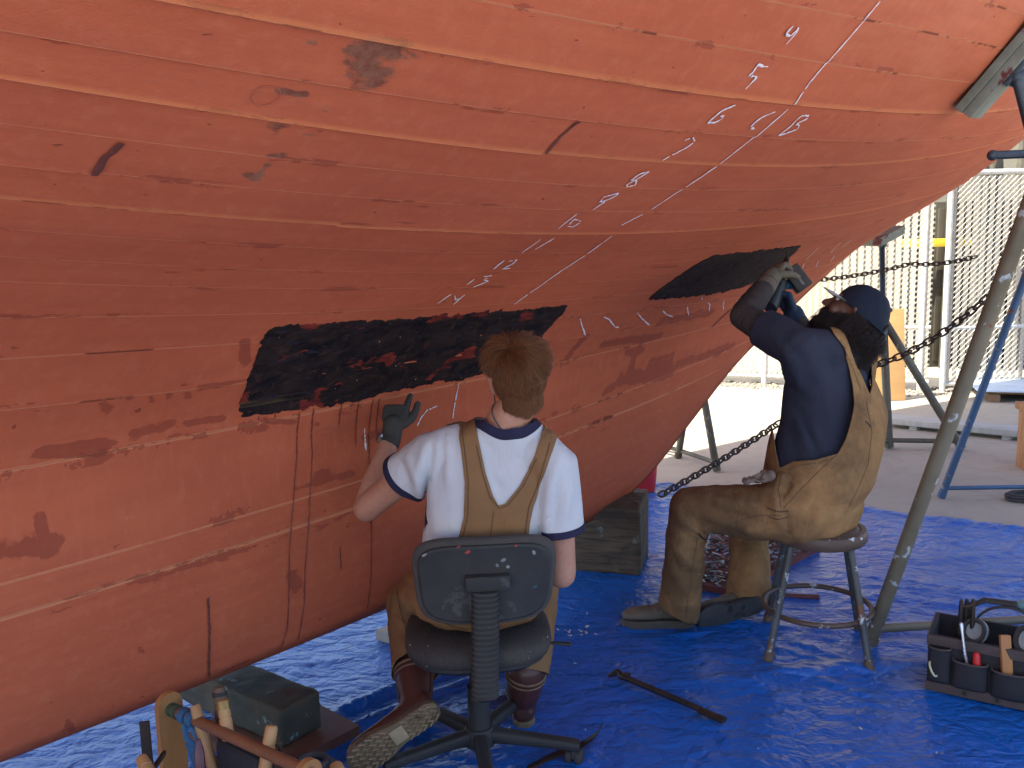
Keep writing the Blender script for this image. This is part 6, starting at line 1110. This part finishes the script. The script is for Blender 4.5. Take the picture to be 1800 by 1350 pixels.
hairset('hair', np.asarray(hc2)+loc@HB2, dl_@HB2*[1, 1, 1]+np.array([.1, 0, -.3]), rng.uniform(.035, .095, n), .014)
n = 5200; u_ = rng.uniform(-1.75, 1.75, n)+np.pi/2; zz = rng.uniform(-.105, -.028, n)+.035*np.abs((u_-np.pi/2)/1.75)
loc = np.stack([.060*np.cos(u_), .032+.062*np.sin(u_)-.03*np.abs((u_-np.pi/2)/1.75), zz], 1); keep = ~((np.abs(loc[:, 0]) < .022) & (zz > -.066) & (zz < -.042)); loc = loc[keep]; u_ = u_[keep]
dl_ = np.stack([np.cos(u_)*.55, np.sin(u_)*.7, -np.ones(len(u_))*.6], 1)+rng.normal(size=(len(u_), 3))*.35; dl_ /= np.linalg.norm(dl_, axis=1)[:, None]
hairset('beard', np.asarray(hc2)+loc@HB2, dl_@HB2, rng.uniform(.025, .055, len(u_)), .008)
# drill
DRB = pmat('drill_black', (.018, .02, .022), (.03, .033, .035), 14, .5, .2); DRG = pmat('drill_battery', (.055, .052, .045), (.035, .033, .03), 20, .6, .3); DRU = pmat('drill_blue', (.02, .10, .20), (.02, .07, .15), 14, .5)
dr = thing('drill', 'cordless drill with a dark battery held up to the smaller stripped patch', 'drill', tuple(at(1375, 500, 3.93)))
d0, d1 = at(1360, 522, 3.86), at(1380, 466, 3.96); dv_ = d1-d0; dv_ /= np.linalg.norm(dv_); x, y, _ = frame(dv_); g = M()
L_ = np.linalg.norm(d1-d0); g.loft([(d0+dv_*q*L_, r, r*1.1, x, y, 2.4) for q, r in ((-.35, .018), (-.33, .030), (-.1, .036), (.4, .036), (.6, .033), (.8, .028), (1., .020), (1.02, .012))], 20); g.build('motor_body', DRB, dr)
g = M(); g.rod(d1, d1+dv_*.035, .016, 16, .012); g.rod(d1+dv_*.03, bit, .0035, 8); g.build('chuck', IRON, dr)
gp0 = sub(d0, d1, .35); gp1 = at(1398, 500, 3.93); g = M(); g.tube([gp0, sub(gp0, gp1, .5), gp1], [.022, .019, .022], 14); g.build('grip', DRU, dr)
bx0, bx1 = at(1388, 474, 3.92), at(1413, 506, 3.90); bd = bx1-bx0; g = M(); nb = np.cross(bd, [0, 1., 0]); g.box((bx0+bx1)/2, (np.linalg.norm(bd)*1.12, .075, .072), bd, (0, 1, 0), bev=.008, seg=3); bt_ = g.build('battery', DRG, dr)
g = M(); g.box((bx0+bx1)/2+np.array([0, -.038, 0]), (.06, .003, .010), bd, (0, 1, 0), bev=.001); g.build('battery_mark', pmat('pale_mark', (.3, .29, .27), None, 9, .6), bt_)
